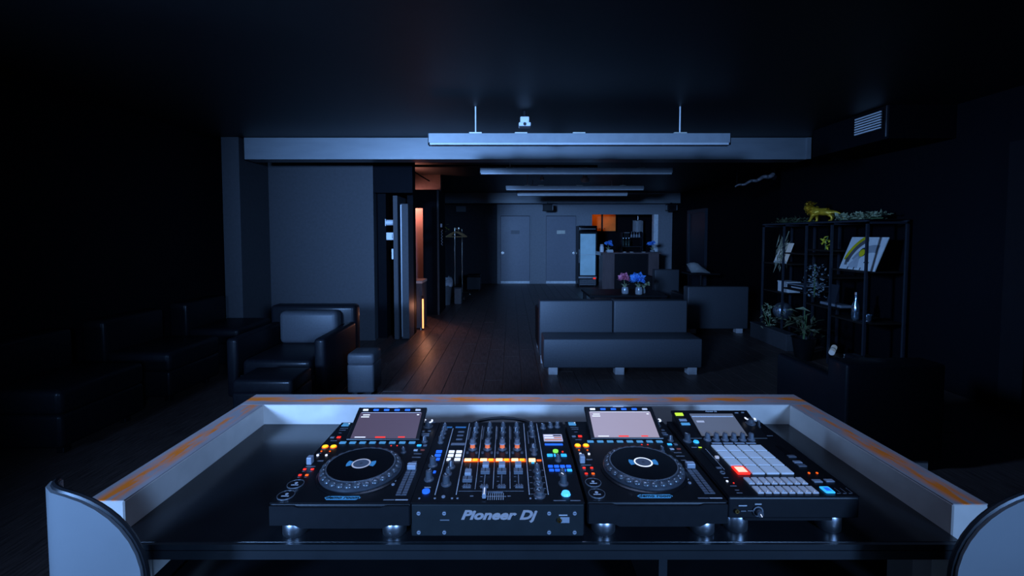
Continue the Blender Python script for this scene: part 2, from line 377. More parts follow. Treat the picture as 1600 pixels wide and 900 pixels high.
B(-.02, -.012, -.006, 0, .05, .73).build('seam', 'blackmetal', pd)
for x in (-.06, .05): MB().cyl((x, .03, 0), .012, .02, 10).build('foot', 'chrome', pd)
ls = empty('light_strip', (-1.402, 7.10, 0), label='vertical orange light strip glowing at the podium corner', cat='lamp')
B(-.012, .012, 0, .02, .0, .55).build('channel', 'blackmetal', ls)
B(-.009, .013, -.008, 0, .03, .50).build('tube', 'e_strip', ls)
# warm lamp hung in the passage behind the door zone
pdl = empty('passage_lamp', (-2.04, 8.98, 2.28), label='warm ceiling lamp hidden in the left passage', cat='lamp')
MB().lathe([(.02, .46), (.02, .1), (.09, .06), (.10, 0), (.09, 0)]).build('shade', 'blackmetal', pdl, True)
def point(name, loc, wt, col, r=.06, parent=None):
    d = bpy.data.lights.new(name, 'POINT'); d.energy = wt; d.color = col; d.shadow_soft_size = r
    o = bpy.data.objects.new(name, d); C.objects.link(o); o.location = loc
    if parent: o.parent = parent
    return o
WARM = (1.0, .40, .30)
point('bulb_light', (0, 0, -.12), 30, WARM, .06, pdl)
point('tube_light', (.06, -.05, .4), 2.5, (1, .42, .25), .05, ls)

# pipe and cables under the ceiling
tag(MB().tube([(-1.8, 7.2, 2.62), (-.3, 7.25, 2.625), (1.4, 7.3, 2.63)], .022, 10).build('ceiling_conduit', 'shelfmetal', smooth=True), 'grey conduit pipe running under the ceiling behind the soffit', 'pipe')
tag(MB().tube([(-1.66, 7.3, 2.62), (-1.5, 7.4, 2.50), (-1.36, 7.55, 2.42)], .010, 6).build('slack_cable', 'blackmetal', smooth=True), 'thin black cable sagging under the lit ceiling', 'cable')

# ================================================================== LINEAR LAMPS
def linear_lamp(x0, x1, y, z0, z1, label, wires, tabs, hm='fixture'):
    r = empty('linear_pendant_lamp', ((x0 + x1) / 2, y, z0), label=label, cat='lamp', group='linear lamps under the ceiling')
    hw = (x1 - x0) / 2; hh = z1 - z0
    B(-hw, hw, 0, .09, .02, hh, bev=.003).build('housing', hm, r)
    B(-hw + .01, hw - .01, .006, .084, 0, .02).build('diffuser', 'fixtureb', r)
    B(-hw - .006, -hw, 0, .09, .0, hh).build('end_cap', 'blackmetal', r); B(hw, hw + .006, 0, .09, .0, hh).build('end_cap', 'blackmetal', r)
    for t in tabs:
        B(t - .06, t + .06, .02, .07, hh, hh + .014).build('bracket', 'plate', r)
    for t in wires:
        MB().tube([(t, .045, hh + .01), (t, .045, H - z0)], .007, 8).build('suspension_wire', 'white', r)
    return r
linear_lamp(-.79, 2.11, 4.35, 2.387, 2.496, 'nearest long grey lamp hanging in front of the soffit beam', (-1.0, .98), (-1.0, -.56, 0, .98))
linear_lamp(-.46, 2.44, 6.8, 2.435, 2.531, 'second long grey lamp, just behind the soffit beam', (-1.0, .98), (-1.0, -.4, .1, .98))
linear_lamp(-.10, 2.75, 9.3, 2.444, 2.535, 'third long grey lamp, above the bright pale one', (-.98, 1.0), (-.98, -.7, .1, 1.0))
linear_lamp(.146, 2.65, 10.2, 2.405, 2.52, 'pale bright lamp nearest the end wall', (-.9, .9), (), 'fixtureb')
# ceiling devices
c1 = empty('ceiling_camera', (.14, 4.55, 2.60), label='small white ceiling camera above the front lamp', cat='camera')
B(-.045, .045, -.03, .06, .04, .1, bev=.01).build('housing', 'white', c1)
B(-.06, .06, -.05, .07, .0, .04, bev=.01).build('base', 'white', c1)
MB().tube([(0, .01, .1), (0, .01, .16)], .02, 10).build('stem', 'blackmetal', c1)
MB().cyl((0, -.055, .02), .016, .01, 14, 'y').build('lens', 'darkplate', c1)
c2 = empty('smoke_detector', (1.48, 9.0, 2.56), label='round white smoke detector between the hanging lamps', cat='detector')
MB().lathe([(.02, 0), (.07, .01), (.09, .05), (.09, .09), (.05, .10), (.05, .20)]).build('dome', 'white', c2, True)
MB().cyl((0, 0, -.004), .02, .008, 12).build('sensor_cap', 'mark', c2)
c3 = empty('track_spot', (.62, 8.9, 2.60), label='small track spot left of the smoke detector', cat='spotlight')
MB().cyl((0, 0, 0), .045, .07, 14, r2=.03).build('head', 'white', c3, True); MB().cyl((0, 0, .07), .012, .09, 8).build('stem', 'chrome', c3)
c4 = empty('alarm_beacon', (-2.15, 13.1, 2.50), label='red and white alarm beacon at the left end of the far beam', cat='beacon')
B(-.10, 0, -.06, .08, -.06, .10, bev=.015).build('base', 'white', c4); MB().ball((.07, -.02, -.01), .07).build('red_lens', mat('dull red lens', (.5, .02, .03), .3), c4, True)
c5 = empty('wall_speaker', (1.07, 13.05, 2.21), label='small black speaker hung under the far beam between the doors', cat='speaker')
B(-.14, .14, 0, .16, 0, .20, bev=.015).build('cabinet', 'body', c5)
MB().cyl((0, -.006, .1), .075, .01, 20, 'y').build('cone', 'top', c5)
B(-.16, -.14, .02, .1, .03, .17).build('bracket', 'fixture', c5); B(.14, .16, .02, .1, .03, .17).build('bracket', 'fixture', c5)
B(-.02, .02, .05, .09, .2, .25).build('mount', 'blackmetal', c5)
c5b = copy_tree(c5); c5b.location = (4.68, 13.05, 2.21); c5b['label'] = 'small black speaker at the far right corner of the far beam'
c6 = empty('wall_junction_box', (-1.53, 13.86, 2.23), label='grey junction box on the dark wall above the coat rack', cat='box')
B(-.15, .15, -.06, .04, 0, .17, bev=.01).build('housing', 'fixture', c6); B(-.13, .13, -.066, -.06, .02, .15).build('cover', 'beam', c6)

fd_ = empty('flexible_duct', (3.44, 6.9, 2.26), label='pale crumpled flexible duct under the ceiling at far right', cat='duct')  # added tube shape that draws a pale streak under the ceiling
MB().tube([(k * .024, .01 * math.sin(k * 1.9), k * .0075 + .012 * math.sin(k * .8)) for k in range(25)], .012, 10, r2=.034).build('hose', mat('dull foil', (.16, .15, .16), .45), fd_, True)
MB().cyl((.575, 0, .14), .042, .03, 14, 'x').build('collar', 'blackmetal', fd_); MB().tube([(.59, 0, .20), (.59, 0, .50)], .005, 6).build('hanger_wire', 'blackmetal', fd_)
MB().tube([(.02, 0, .01), (.02, 0, .50)], .003, 6).build('hanger_wire', 'blackmetal', fd_)

# ================================================================== SOFT FURNITURE
def foot(r, x, y, h, s=.10, m='foot'): B(x - s / 2, x + s / 2, y - s / 2, y + s / 2, 0, h, bev=.004, seg=1).build('foot', m, r)
# bench in front of the sofa
r = empty('bench', (1.215, 4.80, 0), label='long black leather bench with pale block feet in front of the sofa', cat='bench')
B(-.85, .85, .01, .35, .072, .09).build('base', 'blackmetal', r)
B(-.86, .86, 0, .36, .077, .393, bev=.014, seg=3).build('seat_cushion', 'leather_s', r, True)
for x in (-.755, -.03, .76):
    for y in (.055, .31): foot(r, x, y, .08)
# two-seat sofa seen from behind
r = empty('sofa', (1.205, 5.22, 0), label='black two-seat leather sofa seen from behind, beyond the bench', cat='sofa')
for s in (-1, 1):
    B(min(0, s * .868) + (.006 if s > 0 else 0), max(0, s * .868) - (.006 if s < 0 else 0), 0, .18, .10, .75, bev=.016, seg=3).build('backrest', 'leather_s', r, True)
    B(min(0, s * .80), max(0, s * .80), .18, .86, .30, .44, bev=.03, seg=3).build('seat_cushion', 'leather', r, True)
    B(s * .80 - (.07 if s < 0 else -.0), s * .80 + (.07 if s > 0 else 0), .16, .86, .10, .58, bev=.025, seg=3).build('armrest', 'leather', r, True)
B(-.80, .80, .1, .85, .10, .30, bev=.01).build('base', 'leather', r)
for x in (-.80, .80):
    for y in (.06, .80): foot(r, x, y, .10)
# armchair seen from behind on the right
def back_chair(x0, x1, y, zt, label, m='leather', d=.75, name='armchair'):
    r = empty(name, ((x0 + x1) / 2, y, 0), label=label, cat='armchair'); hw = (x1 - x0) / 2
    B(-hw, hw, 0, .18, .07, zt, bev=.018, seg=3).build('backrest', m, r, True)
    B(-hw + .1, hw - .1, .18, d, .26, .43, bev=.03, seg=3).build('seat_cushion', 'leather', r, True)
    B(-hw + .02, hw - .02, .1, d - .02, .07, .27, bev=.01).build('base', 'leather', r)
    for s in (-1, 1): B(min(s * hw, s * (hw - .1)), max(s * hw, s * (hw - .1)), .14, d, .07, .58, bev=.025, seg=3).build('armrest', 'leather', r, True)
    for x in (-hw + .10, hw - .12):
        for yy in (.07, d - .08): foot(r, x, yy, .075)
    return r
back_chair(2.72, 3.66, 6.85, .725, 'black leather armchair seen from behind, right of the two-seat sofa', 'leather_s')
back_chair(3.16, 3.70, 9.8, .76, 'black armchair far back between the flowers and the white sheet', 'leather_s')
back_chair(2.13, 2.76, 2.80, .70, 'dim black armchair close behind the right end of the booth')
# armchair on the left facing the booth
r = empty('armchair', (-2.09, 4.55, 0), label='black leather armchair with a glossy back cushion facing the booth', cat='armchair')
B(-.46, .44, .16, .34, .07, .775, bev=.04, seg=3).build('backrest', 'leather', r, True)
B(-.29, .305, .0, .17, .40, .735, bev=.05, seg=3).build('back_cushion', 'leather_s', r, True)
B(-.30, .31, -.62, .15, .24, .41, bev=.04, seg=3).build('seat_cushion', 'leather', r, True)
for s in (-.44, .34): B(s, s + .10, -.62, .2, .07, .60, bev=.03, seg=3).build('armrest', 'leather', r, True)
B(-.36, .36, -.58, .2, .07, .26).build('base', 'leather', r)
for x in (-.36, .34):
    for y in (-.55, .27): foot(r, x, y, .07, .06, 'blackmetal')
def ottoman(x0, x1, y0, y1, z, label, m='leather'):
    r = empty('ottoman', ((x0 + x1) / 2, (y0 + y1) / 2, 0), label=label, cat='ottoman'); a = (x1 - x0) / 2; b = (y1 - y0) / 2
    B(-a, a, -b, b, .05, z - .1, bev=.02, seg=3).build('base', m, r, True); B(-a, a, -b, b, z - .11, z, bev=.028, seg=3).build('cushion', m, r, True)
    for s in (-1, 1):
        for t in (-1, 1): foot(r, s * (a - .06), t * (b - .06), .055, .05, 'blackmetal')
ottoman(-1.52, -1.27, 4.10, 4.36, .42, 'small black ottoman just right of the left armchair', 'leather_s')
ottoman(-2.12, -1.66, 3.35, 3.70, .42, 'black ottoman in front of the left armchair, mostly in shadow')
for k, (y, lb) in enumerate(((4.97, 'black lounge seat by the left wall, farthest of three'), (3.95, 'black lounge seat by the left wall, middle of three'), (2.98, 'black lounge seat by the left wall, nearest of three'))):
    r = empty('lounge_chair', (-3.42, y, 0), label=lb, cat='armchair', group='lounge seats along the left wall')
    B(-.40, .37, 0, .70, .06, .30, bev=.03, seg=3).build('base', 'leather', r, True)
    B(-.20, .375, -.003, .703, .29, .47, bev=.04, seg=3).build('seat_cushion', 'leather', r, True)
    B(-.41, -.20, 0, .70, .28, .76, bev=.04, seg=3).build('backrest', 'leather', r, True)
    for x in (-.3, .28):
        for yy in (.1, .6): foot(r, x, yy, .065, .05, 'blackmetal')

# ================================================================== FLOWERS AND LOW TABLE
tb = empty('coffee_table', (1.99, 7.98, 0), label='low black table carrying two flower vases behind the sofa', cat='table')
B(-.66, .66, -.45, .45, .46, .50, bev=.006).build('table_top', 'blackmetal', tb)
for x in (-.6, .6):
    for y in (-.39, .39): B(x - .03, x + .03, y - .03, y + .03, 0, .46).build('leg', 'blackmetal', tb)
def flower_vase(loc, pet, label, h=.14, fr=.10, n=26, st=.20, off=(0, 0)):
    r = empty('flower_vase', loc, label=label, cat='vase')
    MB().lathe([(.045, 0), (.06, .01), (.062, h * .6), (.05, h), (.044, h), (.054, h * .6), (.052, .015), (.0, .012)], n=18, caps=False).build('vase', 'glass', r, True)
    top = Vector((off[0], off[1], h + st))
    MB().tube([(0, 0, .02), (off[0] * .3, off[1] * .3, h), top], .006, 6).build('stem', 'stem', r)
    rng = random.Random(len(label)); f = MB()
    for k in range(n):
        a = rng.uniform(0, 2 * math.pi); e = rng.uniform(-.3, 1.2)
        d = Vector((math.cos(a) * math.cos(e), math.sin(a) * math.cos(e), math.sin(e)))
        f.leaf(top + d * fr * .25, d, fr * rng.uniform(.7, 1), fr * .75, up=(rng.uniform(-1, 1), rng.uniform(-1, 1), .6), bend=.3)
    f.build('flower_head', pet, r)
    l = MB()
    for k in range(6):
        a = k * 1.05; l.leaf((off[0] * .3, off[1] * .3, h * .8), (math.cos(a), math.sin(a), .9), .12, .04)
    l.build('leaves', 'leafp', r)
    return r
flower_vase((1.98, 7.72, .50), 'petp', 'glass vase with a pink flower on the low table', .12, .11, st=.13, off=(-.02, 0))
flower_vase((2.19, 7.62, .50), 'petb', 'glass vase with a blue flower on the low table', .13, .14, 34, st=.10, off=(-.02, 0))
fv = flower_vase((2.29, 7.78, .50), 'leafp', 'small glass vase with pale drooping blossoms beside the blue flower', .10, .05, 12, st=.06, off=(.09, -.02))
# white sheet on a side table
st_ = empty('side_table', (4.0, 9.4, 0), label='small black side table under the white sheet, far right', cat='table')
B(-.32, .3, -.25, .25, .70, .73, bev=.005).build('table_top', 'blackmetal', st_); MB().cyl((0, 0, .02), .03, .68, 12).build('column', 'blackmetal', st_); MB().cyl((0, 0, 0), .2, .02, 20).build('base', 'blackmetal', st_)
pp = MB()
vs = [[pp.bm.verts.new((3.72 + i * .08, 9.2 + j * .09, .738 + .055 * j + .03 * math.sin(i * .9) * (.3 + j * .3) - (.012 * max(0, i - 3) * j))) for j in range(4)] for i in range(6)]
for i in range(5):
    for j in range(3): pp.bm.faces.new((vs[i][j], vs[i + 1][j], vs[i + 1][j + 1], vs[i][j + 1]))
bmesh.ops.solidify(pp.bm, geom=pp.bm.faces, thickness=.006)
tag(pp.build('paper_sheet', 'paper', smooth=True), 'white curled sheet lying on the far right side table', 'paper')

# ================================================================== COAT RACK, BIN
cr_ = empty('coat_rack', (-1.25, 10.72, 0), label='chrome clothes rail near the dark far left corner', cat='coat rack')
for y, x in ((-.44, -.035), (.44, .035)):
    MB().tube([(x, y, .08), (x, y, 1.67)], .016, 10).build('post', 'chrome', cr_, True)
    MB().tube([(x - .22, y, .08), (x + .22, y, .08)], .014, 8).build('foot_bar', 'chrome', cr_)
    for s in (-.2, .2): MB().cyl((x + s - .012, y, .035), .035, .024, 14, 'x').build('castor', 'chrome', cr_)
MB().tube([(-.035, -.47, 1.665), (.035, .47, 1.665)], .014, 10).build('rail', 'chrome', cr_, True)
hs = []
for k, (y, dz, a) in enumerate(((-.40, 0, 5), (-.24, .0, -8), (-.02, 0, 14))):
    r = empty('coat_hanger', (-1.25 + .08 * y, 10.72 + y, 1.665), R(a), label=('front', 'middle', 'rear')[k] + 'most wooden hanger on the chrome rail' if k != 1 else 'middle wooden hanger on the chrome rail', cat='hanger', group='wooden hangers on the rail')
    MB().tube([(0, 0, -.075), (0, 0, -.03), (.02, 0, -.012), (.018, 0, .018), (0, 0, .024), (-.018, 0, .014)], .004, 6).build('hook', 'chrome', r)
    MB().tube([(-.21, 0, -.19), (-.12, 0, -.13), (0, 0, -.07), (.12, 0, -.13), (.21, 0, -.19)], .013, 8).build('shoulder', 'hang', r, True)
    MB().tube([(-.20, 0, -.19), (.20, 0, -.19)], .009, 8).build('bar', 'hang', r)
bn = empty('trash_bin', (-1.43, 9.72, 0), label='grey plastic waste bin with a clear liner by the portal post', cat='bin')
MB().lathe([(.11, 0), (.155, .50), (.16, .52), (.145, .52), (.10, .02), (0.0, .02)], n=20, caps=False).build('bucket', 'binp', bn, True)
lin = MB(); rng = random.Random(3); ring = []
for z, rr in ((.42, .162), (.50, .172), (.545, .168), (.60, .13), (.56, .08)):
    ring.append([lin.bm.verts.new(((rr + rng.uniform(-.018, .018)) * math.cos(k * math.pi / 12), (rr + rng.uniform(-.018, .018)) * math.sin(k * math.pi / 12), z + rng.uniform(-.02, .02))) for k in range(24)])
for a, b in zip(ring, ring[1:]):
    for k in range(24): lin.bm.faces.new((a[k], a[(k + 1) % 24], b[(k + 1) % 24], b[k]))
lin.build('liner', 'bag', bn)
bx = empty('cardboard_crate', (-1.15, 9.9, 0), label='low dark crate standing right of the waste bin', cat='crate')
B(-.09, .06, -.1, .12, 0, .34, bev=.006).build('body', 'binp', bx); B(-.095, .065, -.105, .125, .34, .37, bev=.006).build('lid', 'slatewall', bx)
bx2 = empty('stool', (-1.0, 12.2, 0), label='dark cube stool behind the clothes rail', cat='stool')
B(-.18, .18, -.18, .18, .05, .38, bev=.01).build('body', 'slatewall', bx2); B(-.18, .18, -.18, .18, .38, .45, bev=.02).build('cushion', 'leather', bx2)
for s in (-.14, .14):
    for t in (-.14, .14): foot(bx2, s, t, .05, .04, 'blackmetal')
# yellow wall sprig by the coat rack and small sensor plus chain on the portal
sp = empty('wall_sprig', (-1.75, 10.6, 1.66), label='yellow green sprig hung above the clothes rail', cat='plant')
l = MB(); rng = random.Random(5)
for k in range(36):
    l.leaf((rng.uniform(-.02, .26), rng.uniform(-.05, .05), rng.uniform(-.08, .10)), (rng.uniform(-1, 1), rng.uniform(-1, 0), rng.uniform(-1, 1)), .09, .035)
l.build('leaves', 'leafy', sp); MB().tube([(-.36, 0, .05), (0, 0, .02), (.14, 0, -.02)], .008, 6).build('stem', 'stem', sp); MB().tube([(.12, 0, -.14), (.12, 0, .2)], .010, 6).build('twig', 'dried', sp)
sn = empty('door_sensor', (-1.345, 8.60, 1.70), label='small white sensor on the portal post above the wire coil', cat='sensor')
B(0, .03, -.03, .03, -.035, .035, bev=.008).build('housing', 'white', sn); B(.028, .033, -.012, .012, -.015, .015).build('lens', 'mark', sn)
ch = empty('wire_coil', (-1.33, 8.66, 1.36), label='pale twisted wire hanging on the portal post', cat='cable')
MB().tube([(.012 * math.sin(k * 1.3), .02 * math.cos(k * 1.3), .26 - k * .012) for k in range(26)], .007, 6).build('wire', 'mark', ch, True)
MB().cyl((-.03, 0, .26), .008, .04, 8, 'x').build('hook', 'chrome', ch)

# ================================================================== FRIDGE AND BAR
f = empty('drinks_fridge', (2.26, 13.15, 0), label='tall glass-door drinks fridge between the doors and the bar', cat='fridge')
B(-.265, .265, 0, .58, .06, 1.79, bev=.008).build('body', 'blackmetal', f)
hd = B(-.265, .265, -.05, 0, 1.60, 1.79, bev=.02, seg=3).build('header', 'jogtop', f, True)
B(-.22, .22, -.054, -.05, 1.685, 1.70).build('chrome_line', 'steel', hd)
dr = empty('door', (0, 0, 0)); dr.parent = f
fr = MB(); fr.box(-.265, -.225, -.04, 0, .30, 1.585); fr.box(.225, .265, -.04, 0, .30, 1.585); fr.box(-.225, .225, -.04, 0, 1.55, 1.585); fr.box(-.225, .225, -.04, 0, .30, .335)
fr.build('door_frame', 'blackmetal', dr)
B(-.225, .225, -.028, -.015, .335, .935).build('glass_pane', 'fglass', dr); B(-.225, .225, -.026, -.013, .945, 1.55).build('glass_pane', 'fglass', dr)
B(-.225, .225, -.03, -.01, .935, .945).build('shelf_line', 'steel', dr)
B(-.262, -.25, -.065, -.04, .7, 1.1, bev=.004).build('handle', 'steel', dr)
B(-.265, .265, -.04, 0, .24, .30, bev=.004).build('sill', 'steel', f)
gb = B(-.255, .255, -.03, 0, .03, .235).build('grille', 'blackmetal', f)
for k in range(5): B(-.24, .24, -.038, -.03, .05 + k * .035, .065 + k * .035).build('slat', 'fixture', gb)
B(.16, .235, -.048, -.038, .225, .265).build('red_display', 'e_red', f)
for x in (-.22, .22):
    for y in (.05, .52): MB().cyl((x, y, 0), .025, .06, 10).build('foot', 'blackmetal', f)
br = empty('bar_counter', (3.16, 11.75, 0), label='dark bar counter with brown end panels below the hatch', cat='bar')
B(-.80, .80, 0, .55, 1.02, 1.06, bev=.006).build('counter_top', 'brownwood', br)
B(-.74, -.42, .04, .5, .0, 1.02, bev=.004).build('end_panel', 'brownwood', br)
B(.48, .75, .04, .5, .0, 1.02, bev=.004).build('end_panel', 'brownwood', br)
B(-.42, .48, .10, .5, .0, 1.02).build('front_panel', 'blackmetal', br)
B(-.82, -.80, -.01, .56, .98, 1.075).build('edge_trim', 'fixture', br)
flower_vase((2.60, 11.95, 1.06), 'petb', 'blue flower in a small vase at the left end of the bar', .06, .13, 22, st=.13)
flower_vase((3.78, 11.95, 1.06), 'petb', 'blue flower in a small vase at the right end of the bar', .06, .14, 22, st=.12)
jr = empty('jar', (2.44, 12.0, 1.06), label='pale lidded jar next to the left blue flower on the bar', cat='jar')
MB().lathe([(.05, 0), (.055, .02), (.055, .13), (.04, .16)], n=18).build('body', 'white', jr, True); MB().cyl((0, 0, .16), .045, .05, 16).build('lid', 'fixtureb', jr, True)
tin = empty('card_box', (2.62, 11.80, 1.06), label='small pale card holder on the left end of the bar', cat='box')
B(-.08, .08, -.03, .03, 0, .055, bev=.004).build('body', 'fixtureb', tin); B(-.07, .07, -.01, .012, .05, .07).build('cards', 'paper', tin)
for k, (x, a) in enumerate(((3.02, 'left'), (3.20, 'middle'), (3.52, 'right'))):
    s = empty('coaster', (x, 11.86, 1.06), label='pale coaster on the bar, %s of three' % a, cat='coaster', group='coasters on the bar')
    MB().cyl((0, 0, 0), .05, .008, 18).build('disc', 'paper', s); MB().cyl((0, 0, .008), .04, .002, 18).build('pad', 'mark', s)
# back bar room behind the hatch
g = MB(); g.box(2.0, 5.1, 15.6, 15.7, 0, H); g.box(1.95, 2.05, 14.05, 15.7, 0, H); g.box(5.05, 5.15, 14.05, 15.7, 0, H)
struct('wall_far_bar', g, 'blackwall', 'black wall of the small room behind the bar hatch', 'wall')
struct('trim_6', B(4.42, 4.55, 13.86, 14.04, 1.0, 2.15), 'kick', 'pale right jamb of the bar hatch', 'trim')
hf = MB(); hf.box(2.45, 2.51, 13.86, 13.93, .98, 2.21); hf.box(4.55, 4.61, 13.86, 13.93, .98, 2.21); hf.box(2.51, 4.55, 13.86, 13.93, 2.15, 2.21); hf.box(2.51, 4.55, 13.8, 14.1, .96, 1.0)
struct('window_4', hf, 'farwall', 'grey frame round the bar hatch in the end wall', 'window')
cu = empty('wall_cupboard', (3.10, 15.25, 1.62), label='orange lit double cupboard behind the bar hatch', cat='cupboard')
B(-.5, .48, 0, .34, 0, .85, bev=.004).build('body', 'blackmetal', cu)
for x0, x1 in ((-.47, -.03), (.03, .46)):
    d_ = B(x0, x1, -.02, 0, .03, .82, bev=.006).build('door', 'orangecab', cu); MB().cyl(((x1 - .05) if x0 < 0 else (x0 + .05), -.04, .12), .015, .02, 10, 'y').build('knob', 'chrome', d_)
area('cupboard_light', (3.05, 14.55, 2.55), (3.1, 15.25, 1.9), .7, .08, 1.2, (1, .42, .10), 100)
tag(B(2.7, 3.4, 14.50, 14.60, 2.57, 2.62, bev=.005).build('lamp_batten', 'blackmetal'), 'black lamp batten above the orange cupboard behind the hatch', 'lamp')
tp = empty('hanging_sheet', (4.22, 14.9, 1.62), label='pale sheet hanging inside the bar hatch', cat='sheet')
s_ = MB(); cols = [[s_.bm.verts.new((-.17 + i * .07, .02 * math.sin(i * 1.5), .02 * math.sin(i * 2.2) + j * .125)) for j in range(4)] for i in range(6)]
for i in range(5):
    for j in range(3): s_.bm.faces.new((cols[i][j], cols[i + 1][j], cols[i + 1][j + 1], cols[i][j + 1]))
bmesh.ops.solidify(s_.bm, geom=s_.bm.faces, thickness=.008); s_.build('cloth', 'fixtureb', tp, True); MB().tube([(-.2, 0, .38), (.22, 0, .38)], .008, 6).build('rod', 'chrome', tp); MB().tube([(0, 0, .38), (0, 0, 1.14)], .004, 6).build('cord', 'chrome', tp)
sh = empty('glass_shelf', (3.95, 14.85, 1.0), label='dark bottle shelf behind the bar hatch', cat='shelf')
for z in (.42, .12): B(-.30, .40, -.12, .14, z, z + .02).build('board', 'shelfmetal', sh)
for x in (-.29, .39): B(x - .01, x + .01, -.12, .14, -1.0, .6).build('upright', 'shelfmetal', sh)
for k in range(4):
    gl = empty('wine_glass', (3.98 + k * .085, 14.78, 1.44), label='%s upturned wine glass on the back bar shelf' % ('leftmost', 'second from left', 'third from left', 'rightmost')[k], cat='glass', group='glasses on the back bar')
    MB().lathe([(.03, 0), (.036, .05), (.03, .09), (.006, .11), (.006, .19), (.03, .196)], n=14).build('bowl', 'glass', gl, True)
for k in range(3):
    b_ = empty('bottle', (3.72 + k * .09, 14.80, 1.14), label='dark bottle on the lower back bar shelf, %s of three' % ('left', 'middle', 'right')[k], cat='bottle', group='bottles on the back bar')
    MB().lathe([(.032, 0), (.034, .02), (.034, .16), (.012, .21), (.012, .26)], n=14).build('glass_body', mat('dark bottle glass', (.04, .06, .05), .1), b_, True); MB().cyl((0, 0, .26), .014, .025, 10).build('cap', 'steel', b_)
tapb = empty('coffee_machine', (3.86, 14.78, 1.44), label='small steel machine on the back bar shelf left of the glasses', cat='machine')
B(-.13, .04, -.06, .08, 0, .14, bev=.008).build('body', 'blackmetal', tapb); B(-.135, .045, -.065, .085, .14, .165, bev=.004).build('lid', 'steel', tapb)

# ================================================================== SHELF RACK ON THE RIGHT
rk = empty('shelf_rack', (3.75, 4.72, 0), label='tall open metal shelf rack full of plants along the right wall', cat='shelf')
ys = (0, .52, .97, 1.44, 1.94); xd = .42; zt = 1.66
for y in ys:
    for x in (0, xd): B(x, x + .022, y, y + .022, 0, zt).build('post', 'shelfmetal', rk)
    B(0, xd + .022, y, y + .022, zt - .022, zt).build('cross_bar', 'shelfmetal', rk)
for x in (0, xd): B(x, x + .022, 0, ys[-1] + .022, zt, zt + .018).build('top_rail', 'shelfmetal', rk)
lev = {0: (1.13, .58, .12), 1: (1.34, 1.02, .66), 2: (1.28, .80, .3), 3: (1.12, .72, .3)}
for k in range(4):
    for z in lev[k]: B(.012, xd + .01, ys[k] + .02, ys[k + 1] + .004, z - .018, z, bev=.002, seg=1).build('board', 'shelfwood', rk)
B(.0, xd + .02, .0, ys[-1] + .02, zt + .018, zt + .026).build('top_board', 'blackmetal', rk)
RX, RY = 3.75, 4.72
# abstract print leaning on the board
pr_ = empty('art_print', (RX + .10, RY + .27, 1.131), label='white print with yellow and grey curves leaning in the nearest shelf bay', cat='picture')
ang = math.atan2(.14, .36)
TM = Matrix.Rotation(ang, 4, 'Y')
# local: x thickness, y along the shelf, z up the board; face towards -x
B(0, .008, -.26, .25, 0, .39).xform(TM).build('board', 'paper', pr_)
def prn(pts, m, nm, d):
    p = MB(); p.prism(pts, 0, .001)
    p.xform(TM @ Matrix.Translation((-d, 0, 0)) @ Matrix(((0, 0, 1, 0), (-1, 0, 0, 0), (0, 1, 0, 0), (0, 0, 0, 1))))
    return p.build(nm, m, pr_)
# print coordinates: a to the right as seen, b up
def band(cx, cy, r0, r1, a0, a1, n=16):
    o = [(cx + r1 * math.cos(R(a0 + (a1 - a0) * k / n)), cy + r1 * math.sin(R(a0 + (a1 - a0) * k / n))) for k in range(n + 1)]
    i = [(cx + r0 * math.cos(R(a0 + (a1 - a0) * k / n)), cy + r0 * math.sin(R(a0 + (a1 - a0) * k / n))) for k in range(n, -1, -1)]
    return o + i
prn(band(.16, .06, .36, .40, 118, 172), mat('print yellow', (.80, .62, .01), .5), 'yellow_wave', .0012)
prn(band(.16, .06, .31, .36, 116, 176), mat('print grey', (.13, .12, .13), .5), 'grey_wave', .0012)
prn(band(.14, .02, .19, .28, 78, 158), mat('print pale grey', (.40, .42, .45), .5), 'pale_arc', .0012)
prn([(-.02 + .05 * math.cos(k * .5236) + .02, .21 + .055 * math.sin(k * .5236)) for k in range(12)], mat('print black', (.02, .02, .02), .5), 'dark_disc', .0022)
prn([(-.005 + .04 * math.cos(k * .5236), .20 + .045 * math.sin(k * .5236)) for k in range(12)], mat('print lemon', (.85, .70, .02), .5), 'yellow_disc', .0034)
prn([(-.20, .05), (-.16, .05), (-.17, .16), (-.21, .13)], mat('print mid grey', (.22, .22, .22), .5), 'grey_figure', .0012)
prn([(-.12, .02), (.01, .02), (-.01, .12), (-.05, .17), (-.13, .06)], mat('print light', (.55, .56, .58), .5), 'pale_figure', .0022)
for k in range(3): prn([(-.13 + k * .09, 0), (-.118 + k * .09, 0), (-.118 + k * .09, .03), (-.13 + k * .09, .03)], mat('print ink', (.02, .02, .02), .5), 'ink_stroke', .0034)
prn([(.07, .085), (.14, .085), (.14, .10), (.11, .10), (.10, .125), (.09, .10), (.07, .10)], mat('print ink b', (.05, .05, .06), .5), 'ink_figure', .0022)
